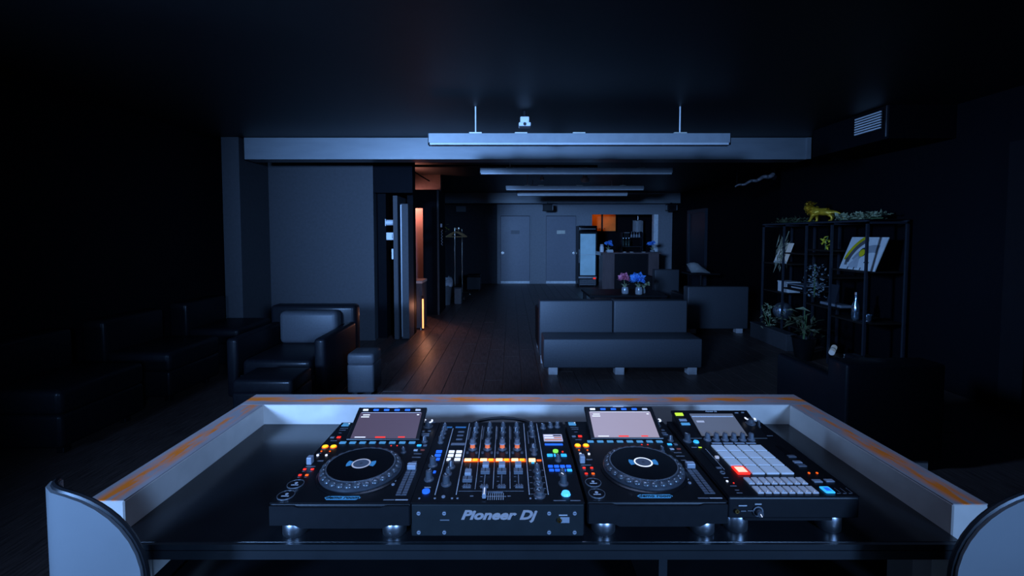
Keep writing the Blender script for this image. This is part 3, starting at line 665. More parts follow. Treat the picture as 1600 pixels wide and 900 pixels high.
# golden lion
def skin(name, verts, edges, rad, m, parent, sub=2, root=0):
    me = bpy.data.meshes.new(name); me.from_pydata(verts, edges, [])
    o = bpy.data.objects.new('tmp', me); C.objects.link(o)
    o.modifiers.new('s', 'SKIN'); o.modifiers.new('u', 'SUBSURF').levels = sub
    for i, rr in enumerate(rad):
        me.skin_vertices[0].data[i].radius = (rr, rr); me.skin_vertices[0].data[i].use_root = (i == root)
    dg = bpy.context.evaluated_depsgraph_get()
    m2 = bpy.data.meshes.new_from_object(o.evaluated_get(dg)); bpy.data.objects.remove(o)
    return link(name, m2, m, parent, True)
li = empty('lion_figurine', (3.92, 5.66, zt + .026), R(118), label='small golden lion figurine standing on top of the shelf rack', cat='figurine')
v = [(-.02, 0, .125), (.08, 0, .13), (.13, 0, .155), (.175, 0, .185), (.215, 0, .18), (-.10, 0, .125), (-.15, 0, .115), (-.20, 0, .10), (-.235, 0, .05), (-.25, 0, .02)]
rd = [.048, .055, .05, .05, .028, .05, .02, .010, .008, .014]
e = [(0, 1), (1, 2), (2, 3), (3, 4), (0, 5), (5, 6), (6, 7), (7, 8), (8, 9)]
for (bx_, par, sx_) in ((.085, 1, .045), (-.10, 5, 0)):
    for s in (-1, 1):
        i0 = len(v); dx = .035 if (s > 0) == (bx_ > 0) else -.01
        if bx_ > 0: v += [(bx_, s * .035, .09), (bx_ + dx * .6, s * .038, .05), (bx_ + dx, s * .038, .012), (bx_ + dx + .025, s * .038, .008)]
        else: v += [(bx_ + .01, s * .035, .09), (bx_ - .03 + dx * .5, s * .038, .055), (bx_ - .02 + dx, s * .038, .012), (bx_ + dx + .012, s * .038, .008)]
        rd += [.028, .017, .014, .013]; e += [(par, i0), (i0, i0 + 1), (i0 + 1, i0 + 2), (i0 + 2, i0 + 3)]
skin('body', v, e, rd, 'gold_fig', li)
mn = MB(); rng = random.Random(11)
for k in range(70):
    a = rng.uniform(0, 2 * math.pi); q = rng.uniform(0, .09)
    p = Vector((.10 + q, math.cos(a) * .045, .155 + q * .35 + math.sin(a) * .055)); mn.leaf(p, (-.6, math.cos(a) * .9, math.sin(a) * .9 - .3), .055, .03, up=(1, .2, .3))
mn.build('mane', 'gold_fig', li)
for s in (-1, 1): MB().ball((.165, s * .035, .232), .013, 8, 6).build('ear', 'gold_fig', li, True)
# leafy things on the rack
def bush(name, label, loc, n, box, ll, lw, m, seed, cat='plant', stem=None, dirs=None, stems='stem'):
    r = empty(name, loc, label=label, cat=cat); rng = random.Random(seed); f = MB()
    for k in range(n):
        p = Vector([rng.uniform(a, b) for a, b in box]); d = dirs(rng) if dirs else Vector((rng.uniform(-1, 1), rng.uniform(-1, 1), rng.uniform(-.4, 1)))
        f.leaf(p, d, ll * rng.uniform(.6, 1.2), lw * rng.uniform(.7, 1.2), up=(rng.uniform(-1, 1), rng.uniform(-1, 1), 1))
    f.build('foliage', m, r)
    for s in (stem or []): MB().tube(s, .006, 6).build('stem', stems, r)
    return r
tz = zt + .026
bush('leaf_garland', 'grey green garland on the shelf rack right of the gold lion', (3.95, 4.72, tz), 150, ((-.12, .14), (.08, .66), (.01, .06)), .06, .035, 'leafp', 21, stem=[[(0, .05, .012), (.02, .4, .02), (0, .68, .012)]])
bush('leaf_garland', 'dim garland on the shelf rack left of the gold lion', (3.95, 5.4, tz), 110, ((-.14, .12), (.50, 1.18), (.005, .05)), .06, .032, 'leaf', 22, stem=[[(0, .5, .012), (.02, .8, .015), (0, 1.15, .012)]])
bush('palm_frond', 'dried palm frond hanging in the far bay of the rack', (3.74, 6.22, 1.121), 60, ((-.03, .03), (-.02, .06), (.0, .24)), .20, .016, 'dried', 23, dirs=lambda r: Vector((r.uniform(.0, .35), r.uniform(-.5, -.1), r.uniform(.6, 1.2)) if r.random() < .75 else (r.uniform(-.3, .3), r.uniform(-.4, .3), -1)), stem=[[(0, 0, .0), (.02, -.02, .2), (.07, -.08, .45)]], stems='dried')
bush('hanging_vine', 'grey leaved vine trailing down the middle of the shelf rack', (3.80, 5.58, 1.02), 190, ((-.06, .09), (-.13, .16), (-.28, .12)), .038, .026, 'berry', 24, stem=[[(0, 0, .14), (.01, .02, -.05), (0, 0, -.28)], [(.05, .08, .12), (.06, .07, -.2)]])
bush('yellow_sprig', 'bright yellow sprig in the middle bay of the rack', (3.85, 5.48, 1.341), 26, ((-.03, .04), (-.05, .05), (.03, .13)), .06, .026, 'leafy', 25, stem=[[(0, 0, 0), (.01, .01, .08), (0, -.04, .16)]])
pt = bush('potted_plant', 'leafy potted plant at the foot of the shelf rack', (3.58, 5.42, 0), 46, ((-.12, .08), (-.22, .22), (.30, .50)), .13, .04, 'leaf', 26, stem=[[(0, 0, .2), (.03, .1, .5)], [(0, 0, .2), (-.04, -.1, .55)], [(0, 0, .2), (0, 0, .6)]])
MB().lathe([(.09, 0), (.13, .26), (.14, .27), (.125, .27), (.11, .22), (0, .22)], n=20, caps=False).build('pot', 'blackmetal', pt, True)
for k, (x, y, z, a) in enumerate(((-.14, .14, .54, 200), (-.15, .20, .46, 215), (-.16, .06, .46, 190), (-.08, -.02, .58, 170), (-.06, -.20, .62, 150), (-.12, .24, .50, 240))):
    lf_ = MB(); lf_.leaf((0, 0, 0), (math.cos(R(a)), math.sin(R(a)), .15), .16, .075, up=(.7 * math.cos(R(a + 30)), 0, 1)); o = lf_.build('leaf', 'leafp', pt); o.location = (x, y, z)
bush('trailing_plant', 'yellowish trailing plant hanging low beside the mirror ball', (3.66, 6.30, .226), 60, ((-.08, .06), (-.12, .14), (-.08, .30)), .06, .03, 'leafp', 27, stem=[[(0, 0, 0), (.02, 0, .15), (0, 0, .3)], [(0, 0, 0), (-.05, .1, .28)]])
db = empty('mirror_ball', (3.90, 6.38, .43), label='small mirror ball in the far bay of the rack', cat='mirror ball')
MB().ball((0, 0, .0), .125, 28, 18).build('ball', 'mirror', db); MB().cyl((0, 0, .12), .02, .03, 12).build('cap', 'steel', db); MB().tube([(0, 0, .15), (0, 0, .20)], .004, 6).build('hanger', 'steel', db)
sl = empty('record_sleeve', (3.84, 6.38, 1.121), R(0), label='dim grey record sleeve leaning behind the palm frond', cat='record sleeve')
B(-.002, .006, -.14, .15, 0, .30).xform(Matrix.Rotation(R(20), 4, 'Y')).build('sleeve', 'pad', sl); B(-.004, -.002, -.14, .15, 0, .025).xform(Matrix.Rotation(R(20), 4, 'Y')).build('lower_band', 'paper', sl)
wbx = empty('white_box', (3.90, 6.28, .72), label='small white carton on the far bay shelf', cat='box')
B(-.07, .10, -.12, .12, 0, .13, bev=.004).build('body', 'paper', wbx); B(-.075, .105, -.125, .125, .13, .15, bev=.004).build('lid', 'paper', wbx)
plr = empty('turntable', (3.93, 5.92, .80), label='flat pale audio unit on the shelf right of the white carton', cat='audio unit')
B(-.14, .16, -.20, .2, 0, .05, bev=.006).build('body', 'body', plr); B(-.145, .165, -.205, .205, .05, .062, bev=.003).build('lid', 'cap', plr); B(-.146, -.14, -.12, .1, .012, .03).build('marking', 'mark', plr)
bt = empty('silver_bottle', (3.86, 4.98, .58), label='shiny blue silver bottle in the nearest shelf bay', cat='bottle')
MB().lathe([(.035, 0), (.04, .02), (.038, .15), (.015, .21), (.014, .27)], n=18).build('body', 'bottle', bt, True); MB().cyl((0, 0, .27), .017, .03, 12).build('cap', 'steel', bt)
sj = empty('silver_cup', (3.90, 4.86, .58), label='small bright metal cup beside the silver bottle', cat='cup')
MB().lathe([(.03, 0), (.038, .01), (.042, .07), (.038, .07), (.034, .015), (0, .012)], n=18, caps=False).build('cup', 'bottle', sj, True); MB().cyl((0, 0, .0), .034, .008, 16).build('base', 'steel', sj)
fo = empty('folded_stand', (3.90, 5.43, .66), label='slim angled tablet stand with a pale base on the shelf', cat='stand')
B(-.02, .12, -.20, .16, 0, .03, bev=.004).build('base', 'cap', fo); B(0, .012, -.06, .08, .03, .26).xform(Matrix.Rotation(R(12), 4, 'Y')).build('back', 'shelfmetal', fo)
rl = empty('paper_roll', (3.84, 5.25, .122), R(-40), label='pale rolled sheet on the lowest shelf', cat='paper roll')
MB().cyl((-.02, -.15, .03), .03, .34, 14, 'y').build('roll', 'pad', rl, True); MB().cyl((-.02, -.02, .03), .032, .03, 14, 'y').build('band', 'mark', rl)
bk = empty('pale_book', (3.87, 4.95, .121), label='pale closed book on the lowest shelf of the nearest bay', cat='book')
B(-.07, .08, -.10, .10, .004, .036).build('pages', 'paper', bk); B(-.075, .085, -.105, .105, 0, .005).build('cover', 'mark', bk); B(-.075, .085, -.105, .105, .036, .041).build('cover', 'mark', bk)
pb = empty('planter_box', (3.66, 6.2, 0), label='long low grey planter box on the floor along the shelf rack', cat='planter')
B(-.07, .07, -.42, .46, 0, .20, bev=.005).build('trough', 'slatewall', pb); B(-.075, .075, -.425, .465, .20, .225, bev=.004).build('rim', 'slatewall', pb)
# ================================================================== DJ BOOTH
zt_ = .80
bo = empty('dj_booth', (.06, 1.4, 0), label='dj booth with a raised pale concrete rim and black inset worktop', cat='dj booth')
def bpart(name, m, *a, bev=0., seg=2, par=bo):
    o = B(a[0] - .06, a[1] - .06, a[2] - 1.4, a[3] - 1.4, a[4], a[5], bev=bev, seg=seg).build(name, m, par); return o
bpart('worktop', 'boothblack', -.94, 1.06, 1.02, 1.68, .765, .80, bev=.002)
bpart('worktop_edge', 'boothedge', -.94, 1.06, 1.012, 1.02, .786, .799)
bpart('worktop_edge', 'boothedge', -.94, 1.06, 1.012, 1.02, .763, .784)
def rim(x0, x1, y0, y1, m):
    cx, cy = (x0 + x1) / 2, (y0 + y1) / 2
    q = B(x0 - cx, x1 - cx, y0 - cy, y1 - cy, .62, .874, bev=.003, seg=1).build('rim', 'concrete', bo, loc=(cx - .06, cy - 1.4, 0))
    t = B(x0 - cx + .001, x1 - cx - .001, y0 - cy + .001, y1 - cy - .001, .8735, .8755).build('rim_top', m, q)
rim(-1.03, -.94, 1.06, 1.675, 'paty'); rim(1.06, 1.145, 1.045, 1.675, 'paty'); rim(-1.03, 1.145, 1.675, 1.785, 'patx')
bpart('front_panel', 'blackmetal', -1.0, 1.115, 1.70, 1.77, 0, .62); bpart('side_panel', 'blackmetal', -1.02, -.96, 1.07, 1.70, 0, .62); bpart('side_panel', 'blackmetal', 1.07, 1.13, 1.06, 1.70, 0, .62)
bpart('leg_panel', 'concrete', .955, 1.0, 1.03, 1.10, 0, .762); bpart('leg_panel', 'concrete', -.945, -.91, 1.03, 1.10, 0, .762)
bpart('divider', 'boothedge', .352, .372, 1.03, 1.66, .30, .765); bpart('shelf', 'boothblack', -.94, 1.06, 1.06, 1.68, .55, .57)

# cables behind the mixer
tag(MB().tube([(-.03 - .15 * math.cos(k * math.pi / 12), 1.50 + .04 * math.sin(k * math.pi / 12), .825 + .055 * math.sin(k * math.pi / 12)) for k in range(13)], .005, 8).build('audio_cable', 'body', smooth=True), 'black cable looping behind the mixer', 'cable')

# ------------------------------------------------------------------ shared small pieces
def btn(par, name, m, u, v, su, sv, z, h=.003, bev=.0008, mtx=None):
    o = MB().box(-su / 2, su / 2, -sv / 2, sv / 2, 0, h, bev=bev, seg=1)
    if mtx is not None: o.xform(mtx); return o.build(name, m, par)
    return o.build(name, m, par, loc=(u, v, z))
def rnd(par, name, m, u, v, r, z, h=.003, r2=None, n=18, smooth=True): return MB().cyl((0, 0, 0), r, h, n, r2=r2).build(name, m, par, smooth, loc=(u, v, z))
def ring(par, name, m, u, v, r0, r1, z, h=.002, n=32):
    return MB().lathe([(r0, 0), (r1, 0), (r1, h), (r0, h), (r0, 0)], n=n, caps=False).build(name, m, par, loc=(u, v, z))
def knob(par, u, v, z, r=.007, h=.018, a=0, base=True, cap=None, m='knob', ptr='mark', name='knob'):
    o = MB(); o.lathe([(r * 1.5, 0), (r * 1.5, .003), (r * 1.05, .005), (r * .92, h), (r * .7, h + .001)] if base else [(r, 0), (r * .9, h), (r * .7, h + .001)], n=16)
    k = o.build(name, m, par, True, loc=(u, v, z))
    p = MB().box(-.0009, .0009, 0, r * .95, h + .0008, h + .0018); p.box(-.0009, .0009, r * .88, r * 1.02, h * .35, h + .0012); p.xform(Matrix.Rotation(R(a), 4, 'Z'))
    p.build('pointer', ptr, k)
    if cap: MB().lathe([(r * .97, h * .82), (r * 1.0, h * .82), (r * .98, h * .95), (r * .9, h * .95)], n=16, caps=False).build('collar', cap, k, True)
    return k

# ------------------------------------------------------------------ media player
def player(loc, label, scr):
    P = empty('media_player', loc, label=label, cat='media player', group='media players on the booth')
    W_, D_, zb, zp = .331, .452, .034, .092
    b = MB(); b.box(0, W_, .002, D_, zb, zp - .004, bev=.004)
    b.build('body', 'body', P)
    # front lip whose lower edge steps up near both ends
    fp = MB(); fp.prism([(0.002, zb + .006), (.06, zb + .006), (.075, zb - .001), (.265, zb - .001), (.28, zb + .006), (W_ - .002, zb + .006), (W_ - .002, zp - .006), (.275, zp - .006), (.262, zp - .010), (.07, zp - .010), (.058, zp - .006), (.002, zp - .006)], 0, .006)
    fp.xform(Matrix(((1, 0, 0, 0), (0, 0, 1, -.004), (0, 1, 0, 0), (0, 0, 0, 1)))); fp.build('front_trim', 'body', P)
    B(0, W_, 0, D_, zp - .004, zp, bev=.0015, seg=1).build('top_plate', 'top', P)
    for x in (.044, W_ - .046):
        for y in (.035, D_ - .05):
            o = MB(); o.lathe([(.026, 0), (.0285, .003), (.0285, .030), (.024, .036)], n=28); o.build('foot', 'steel', P, True, loc=(x, y, 0))
    z = zp
    # jog wheel
    J = empty('jog_wheel', (.171, .137, z)); J.parent = P
    MB().lathe([(.111, 0), (.111, .002), (.107, .005), (.104, .005)], n=56).build('base_ring', 'top', J, True)
    MB().lathe([(.104, .004), (.105, .008), (.099, .017), (.0885, .0215), (.0875, .0225)], n=64).build('outer_ring', 'jogring', J, True)
    ring(J, 'silver_edge', 'silver', 0, 0, .0855, .0885, .0222, .0012, 56)
    MB().cyl((0, 0, .0215), .0858, .0018, 56).build('platter', 'jogtop', J)
    dm = MB().ball((0, 0, 0), .0078, 10, 6, (1, 1.25, .5)).mesh('dimple')
    for k in range(28):
        a = 2 * math.pi * k / 28
        o = link('dimple', dm, 'dimple', J, True, loc=(.0965 * math.cos(a), .0965 * math.sin(a), .0175)); o.rotation_euler = (0, R(24), a)
        o.rotation_euler = (0, R(30), a)
    ring(J, 'display_ring', 'e_white' if scr == 'scrR' else 'e_whitedim', 0, 0, .0205, .0245, .0233, .0006)
    MB().cyl((0, 0, .0233), .0205, .0004, 32).build('display', 'capd', J); MB().cyl((0, 0, .0237), .0035, .0004, 16).build('display_hub', 'knob', J)
    for s in (-1, 1):
        MB().prism(band(0, 0, .026, .038, -22 + (0 if s > 0 else 180), 22 + (0 if s > 0 else 180), 8), .0233, .0237).build('display_arc', 'e_tag', J)
    # raised screen
    z0, z1, v0, v1 = z + .004, z + .055, .318, .440
    L_ = math.hypot(z1 - z0, v1 - v0); SM = Matrix.Translation((.176, v0, z0)) @ Matrix.Rotation(math.atan2(z1 - z0, v1 - v0), 4, 'X')
    S = empty('screen_unit', (0, 0, 0)); S.parent = P
    B(-.113, .113, 0, L_ + .002, -.012, 0, bev=.002, seg=1).xform(SM).build('bezel', 'top', S)
    wd = MB(); wd.prism([(v0 + .005, z - .002), (v1 - .002, z - .002), (v1 - .002, z1 - .011), (v0 + .005, z0 - .009)], -.105, .105)
    wd.xform(Matrix(((0, 0, 1, .176), (1, 0, 0, 0), (0, 1, 0, 0), (0, 0, 0, 1)))); wd.build('screen_riser', 'top', S)
    B(-.1, .1, .004, .110, 0, .0008).xform(SM).build('screen', scr, S)
    B(-.097, .097, .1082, .1098, .0008, .0012).xform(SM).build('status_line', 'e_txt' if scr == 'scrR' else 'e_whitedim', S)
    for (x, y, l) in ((-.078, .099, .022), (-.080, .0905, .026)): B(x - l / 2, x + l / 2, y - .0018, y + .0018, .0008, .0012).xform(SM).build('screen_text_row', 'e_txt', S)
    B(.086, .093, .098, .102, .0008, .0012).xform(SM).build('screen_icon', 'e_txt', S)
    B(-.088, -.055, .0065, .0095, .0008, .0012).xform(SM).build('screen_text_row', 'e_txt', S)
    B(-.025, .006, .0055, .0105, .0008, .0012).xform(SM).build('screen_red_bar', 'e_red', S); B(.045, .066, .0065, .0105, .0008, .0012).xform(SM).build('screen_red_bar', 'e_red', S)
    for k in range(6):
        x = -.087 + k * .0345
        B(x - .0085, x + .0085, .118, .1245, -.001, .0025, bev=.0008, seg=1).xform(SM).build('menu_button', 'e_white' if k == 0 else ('e_whitedim' if k == 5 else 'e_blue'), S)
    B(-.018, .018, .1315, .1335, -.006, .0006).xform(SM).build('usb_light', 'e_whitedim', S)
    # hot cues
    for k in range(8): btn(P, 'hot_cue_button', 'e_cyan', .060 + k * .0299, .303, .019, .011, z, .003)
    # left column
    btn(P, 'usb_slot', 'e_cyan', .022, .432, .024, .022, z, .002); rnd(P, 'usb_led', 'e_white', .031, .437, .002, z + .002, .001)
    for (v, l) in ((.405, .026), (.392, .022), (.372, .010), (.318, .020)): btn(P, 'printed_label', 'markd', .026, v, l, .0022, z, .0004, 0)
    btn(P, 'slip_button', 'markd', .0145, .338, .012, .008, z); btn(P, 'slip_button', 'e_red', .034, .339, .012, .009, z)
    for u in (.0175, .0420):
        rnd(P, 'loop_button', 'e_yellow', u, .277, .0078, z, .004); ring(P, 'loop_button_rim', 'e_orange', u, .277, .0078, .0096, z, .002, 24)  # orange ring imitates the bloom round each button
        btn(P, 'printed_label', 'markd', u, .2635, .014, .002, z, .0004, 0); rnd(P, 'loop_led', 'e_orange', u, .2505, .0026, z, .0015)
        btn(P, 'printed_label', 'markd', u, .239, .009, .002, z, .0004, 0); rnd(P, 'jump_button', 'e_white', u, .2255, .0034, z, .003)
    B(-.007, .007, -.009, .009, 0, .02, bev=.002).build('direction_lever', 'cap', P, loc=(.0155, .182, z)); btn(P, 'printed_label', 'markd', .038, .196, .016, .006, z, .0005, 0); btn(P, 'printed_label', 'markd', .024, .166, .026, .003, z, .0004, 0)
    for i, (u, v) in enumerate(((.0155, .149), (.036, .149), (.0165, .120), (.0345, .120))):
        btn(P, 'track_button', 'e_red' if i != 3 else 'e_orange', u, v, .008, .006, z); btn(P, 'printed_label', 'markd', u, v - .008, .006, .002, z, .0004, 0)
    for nm, v in (('cue_button', .0755), ('play_button', .0275)):
        cb_ = empty(nm, (.0265, v, z)); cb_.parent = P
        MB().cyl((0, 0, 0), .0195, .003, 32).build('button_face', 'top', cb_); ring(cb_, 'button_rim', 'silver', 0, 0, .0188, .0202, .001, .0028, 36)
        MB().prism([(-.009, -.006), (.009, -.006), (.009, -.003), (-.009, -.003)], .003, .0034).build('symbol', 'mark', cb_); MB().cyl((0, .004, .003), .004, .0005, 10).build('symbol', 'mark', cb_)
        btn(P, 'printed_label', 'markd', .0265, v + .0235, .017, .002, z, .0004, 0)
    # sticker
    st = MB().prism([(.122, .0205), (.129, .0125), (.199, .0125), (.208, .0205), (.203, .027), (.130, .027)], z, z + .0006).build('sticker', 'e_tag', P)
    text('lettering', 'demo room', .0145, 'top', st, FLAT(.165, .0200, z + .0008), shear=.2, sx=1.12, bold=.0003)
    # right column
    rt = empty('rotary_selector', (.296, .418, z)); rt.parent = P
    MB().lathe([(.0165, 0), (.0165, .003), (.012, .004), (.011, .018), (.008, .019)], n=24).build('dial', 'knob', rt, True)
    for s, a0, a1 in ((0, 130, 215), (1, -60, 40)): MB().prism(band(0, 0, .0115, .0165, a0, a1, 8), .0185, .0205).build('light_arc', 'e_white', rt)
    for (u, v, l, sv) in ((.288, .446, .010, .005), (.308, .448, .012, .005), (.286, .380, .012, .010), (.307, .382, .011, .007), (.297, .362, .028, .006), (.299, .350, .026, .005)): btn(P, 'browse_button', 'capd', u, v, l, sv, z)
    knob(P, .306, .310, z, .006, .016, 150); btn(P, 'master_tempo_button', 'e_blue2', .294, .285, .013, .008, z); btn(P, 'sync_button', 'capd', .312, .285, .011, .010, z)
    btn(P, 'mode_button', 'mark', .290, .255, .012, .008, z); btn(P, 'mode_button', mat('dim red key', (.3, .05, .03), .5), .310, .256, .012, .006, z)
    for v, l in ((.236, .022), (.216, .024), (.192, .014)): btn(P, 'printed_label', 'markd', .300, v, l, .004, z, .0004, 0)
    rnd(P, 'tempo_led', 'e_red', .302, .174, .0026, z, .002)
    sl_ = empty('tempo_slider', (.302, .093, z)); sl_.parent = P
    B(-.013, .013, -.062, .062, 0, .0012).build('track', 'capd', sl_); B(-.0012, .0012, -.062, .062, .0012, .0016).build('slot', 'top', sl_)
    for k in range(11): B(-.013, .013, -.058 + k * .0115, -.0572 + k * .0115, .0012, .0015).build('tick', 'top', sl_)
    B(-.0115, .0115, .050, .068, .002, .015, bev=.002).build('slider_cap', 'cap', sl_); B(-.0115, .0115, .0585, .0598, .0150, .0156).build('cap_line', 'mark', sl_)
    knob(P, .257, .243, z, .0055, .014, 20); rnd(P, 'vinyl_button', 'cap', .271, .077, .004, z, .002); rnd(P, 'reset_button', 'markd', .272, .094, .003, z, .002)
    for u in (.2105, .2285): rnd(P, 'deck_led', 'e_red', u, .285, .0022, z, .0012)
    for u, l, m_ in ((.278, .026, 'markd'), (.308, .030, 'mark')): btn(P, 'printed_label', m_, u, .0125, l, .0034, z, .0004, 0)
    return P
player((-.567, 1.023, .80), 'left black media player with the dim screen', 'scrL')
player((.182, 1.030, .80), 'right black media player with the brighter pale screen', 'scrR')

# ------------------------------------------------------------------ mixer
X = empty('dj_mixer', (-.236, 1.023, .80), label='black four-channel mixer with orange lit cue keys between the players', cat='mixer')
W_, D_, z = .410, .455, .092
B(0, W_, .006, D_, .010, z - .003, bev=.003).build('body', 'body', X)
B(.003, W_ - .003, 0, .008, .012, z - .004, bev=.002).build('front_plate', 'mixfront', X)
B(0, W_, 0, D_, z - .003, z, bev=.0012, seg=1).build('top_plate', 'top', X)
for x in (.05, W_ - .05):
    for y in (.05, D_ - .05): MB().cyl((x, y, 0), .018, .012, 18).build('foot', 'blackmetal', X)
text('logo_lettering', 'Pioneer', .0300, 'e_logo', X, FRONT(.181, -.0006, .0625), shear=.32, ext=.0006, bold=.0012, sx=1.32)
text('logo_lettering', 'Dj', .0300, 'e_logo', X, FRONT(.274, -.0006, .0625), shear=.32, ext=.0006, bold=.0012, sx=1.25)
for u in (.020, .080, .326, .386):
    for h in (.068, .022):
        s_ = MB().cyl((0, 0, 0), .0045, .003, 14, 'y').build('screw', 'cap', X, loc=(u, -.0025, h)); B(-.003, .003, -.0004, 0, -.0005, .0005).build('screw_slot', 'top', s_)
B(.070, .092, -.001, .001, .050, .0525).build('printed_label', 'markd', X)
jk = empty('headphone_jack', (.350, -.002, .052)); jk.parent = X
MB().lathe([(.0026, 0), (.0055, 0), (.0055, .003), (.0026, .003)], n=18, caps=False).xform(Matrix.Rotation(R(90), 4, 'X')).build('socket', 'gold', jk, True); B(.002, .024, .001, .003, -.008, .006, bev=.0008).build('recess', 'cap', jk); B(-.001, .019, .0005, .002, .010, .0125).build('jack_label', 'mark', jk)
for ut, ub, vt, vb in ((.049, .053, .403, .033), (.099, .104, .441, .034), (.143, .148, .422, .057), (.189, .192, .422, .060), (.232, .2345, .422, .060), (.279, .281, .441, .034), (.322, .327, .441, .034)):
    MB().tube([(ut, vt, z + .0006), (ub, vb, z + .0006)], .0008 if .12 < ut < .25 else .0012, 6).build('divider_line', 'mark', X)
for i in range(4):
    u = .1245 + i * .0435
    for v, a in ((.420, 10), (.385, 140), (.345, -20), (.308, 160 if i != 2 else 20)): knob(X, u, v - .012, z, .0066, .017, a, m='knob')
    kk = knob(X, u, .262, z, .0085, .006, 180, m='knob'); o = MB().lathe([(.0072, .006), (.0066, .017), (.005, .018)], n=20).build('lit_stem', 'knoblit', kk, True)
    MB().lathe([(.0078, .018), (.0074, .030), (.005, .031)], n=20).build('stem_cap', 'capd', kk, True); ring(kk, 'collar', 'cap', 0, 0, .0070, .0086, .017, .003, 20)
    for s in (-.013, .013): rnd(X, 'eq_button', 'knob', u + s, .240, .004, z, .004)
    btn(X, 'level_meter', 'capd', u - .019, .37, .003, .09, z, .001, 0)
    btn(X, 'cue_key_frame', 'e_orange', u + .0022, .197, .0415, .0165, z, .0022); cu1 = btn(X, 'cue_key', 'e_cuew', u - .0075, .197, .0185, .0125, z, .004); btn(X, 'cue_key', 'e_cuey', u + .0125, .197, .0135, .0110, z, .004)  # orange plate imitates the glow that blooms round the lit keys
    fd = empty('channel_fader', (u + .001, .12, z)); fd.parent = X
    B(-.0012, .0012, -.055, .06, 0, .0008).build('slot', 'markd', fd)
    vk = -.006 if i == 0 else .033
    B(-.0085, .0085, vk - .012, vk + .011, .004, .017, bev=.002).build('fader_cap', 'cap', fd); B(-.012, .012, vk - .030, vk - .012, .001, .010, bev=.001).build('cap_skirt', 'capd', fd); B(-.0009, .0009, vk - .030, vk - .014, .0101, .0106).build('skirt_line', 'top', fd)
    for k in range(5): B(-.012, -.006, -.05 + k * .022, -.049 + k * .022, 0, .0005).build('tick', 'markd', fd)
    asg = empty('assign_switch', (u + .002, .068, z)); asg.parent = X
    B(-.010, .010, -.006, .006, 0, .001).build('plate', 'markd', asg)
    for s in (-1, 0, 1): B(s * .006 - .002, s * .006 + .002, -.005, .004, .001, .005).build('notch', 'capd', asg)
btn(X, 'panel_edge_line', 'markd', .188, .0485, .16, .0012, z, .0005, 0)
xf = empty('crossfader', (.195, .026, z)); xf.parent = X
B(-.030, .030, -.0012, .0012, 0, .001).build('slot', 'markd', xf)
for k in range(8): B(-.014 + k * .0052, -.0128 + k * .0052, -.013, .013, 0, .0012).build('tick', 'mark', xf)
B(-.027, -.018, -.013, .013, .002, .014, bev=.0015).build('fader_cap', 'cap', xf); B(-.0232, -.0216, -.0135, .0135, .0138, .0148).build('cap_line', 'e_white', xf); B(-.016, .022, .0135, .016, 0, .004).build('guide', 'capd', xf)
for u in (.142, .232): btn(X, 'printed_label', 'markd', u, .028, .008, .004, z, .0004, 0)
for u in (.096, .109, .283, .296, .055, .018): rnd(X, 'panel_screw', 'cap', u, .018, .0026, z, .001)
# booth / master column
for v, a in ((.425, 0), (.392, 30), (.355, -30)): knob(X, .303, v - .01, z, .0068, .016, a)
for s in (-.010, .010): btn(X, 'level_meter', 'capd', .300 + s, .34, .0026, .085, z, .001, 0)
btn(X, 'cue_key', 'e_cuew', .2955, .197, .0185, .0135, z, .004); btn(X, 'cue_key', 'e_orange', .315, .197, .013, .008, z, .002); btn(X, 'split_led', 'e_blue2', .297, .183, .008, .004, z, .003)
for v, a, rr in ((.258, 160, .008), (.232, 0, .006)): knob(X, .303, v, z, rr, .018, a)
for k, v in enumerate((.150, .118, .090, .064, .040)):
    knob(X, .3055, v - .012, z, .0072 + .0006 * k, .020 if k < 2 else .012, 10 * k, cap='silver' if k else None)
    btn(X, 'printed_label', 'markd', .288, v - .004, .007, .002, z, .0004, 0); btn(X, 'printed_label', 'markd', .322 - .001, v - .004, .005, .002, z, .0004, 0)
# mic column, left
btn(X, 'name_strip', 'e_dimblue', .029, .413, .032, .008, z, .001, 0); btn(X, 'name_strip', 'e_dimblue', .073, .413, .034, .008, z, .001, 0)
for v in (.405, .375, .345, .315): knob(X, .024, v - .01, z, .0062, .020, 0)
for v in (.247, .225): btn(X, 'filter_key', 'e_blue', .0285, v, .017, .013, z, .003)
btn(X, 'filter_key', 'e_blue', .0325, .203, .010, .012, z, .003)
knob(X, .024, .170, z, .0085, .024, 30, ptr='mark'); knob(X, .026, .100, z, .0085, .024, -20); btn(X, 'phones_led', 'e_blue', .0345, .135, .007, .010, z, .003)
rnd(X, 'phones_button', 'e_blue', .029, .045, .0095, z, .004); B(-.008, .008, -.001, .001, 0, .0012).build('printed_label', 'mark', X, loc=(.029, .064, z))
# color fx column
for v in (.378, .352, .326): btn(X, 'fx_plate', 'capd', .078, v, .020, .009, z, .002)
btn(X, 'fx_plate', 'markd', .078, .296, .042, .014, z, .0005, 0)
for i, v in enumerate((.246, .224, .2015)):
    btn(X, 'fx_key', 'e_white', .0652 if i < 2 else .0625, v, .016 if i < 2 else .011, .0125, z, .003); btn(X, 'fx_key', 'e_white', .0868, v, .0165, .0125, z, .003)
knob(X, .075, .160, z, .0075, .018, 180); knob(X, .072, .126, z, .0065, .016, 0); knob(X, .0735, .078, z, .0088, .024, 30, ptr='mark'); rnd(X, 'mic_button', 'cap', .0745, .024, .0045, z, .002)
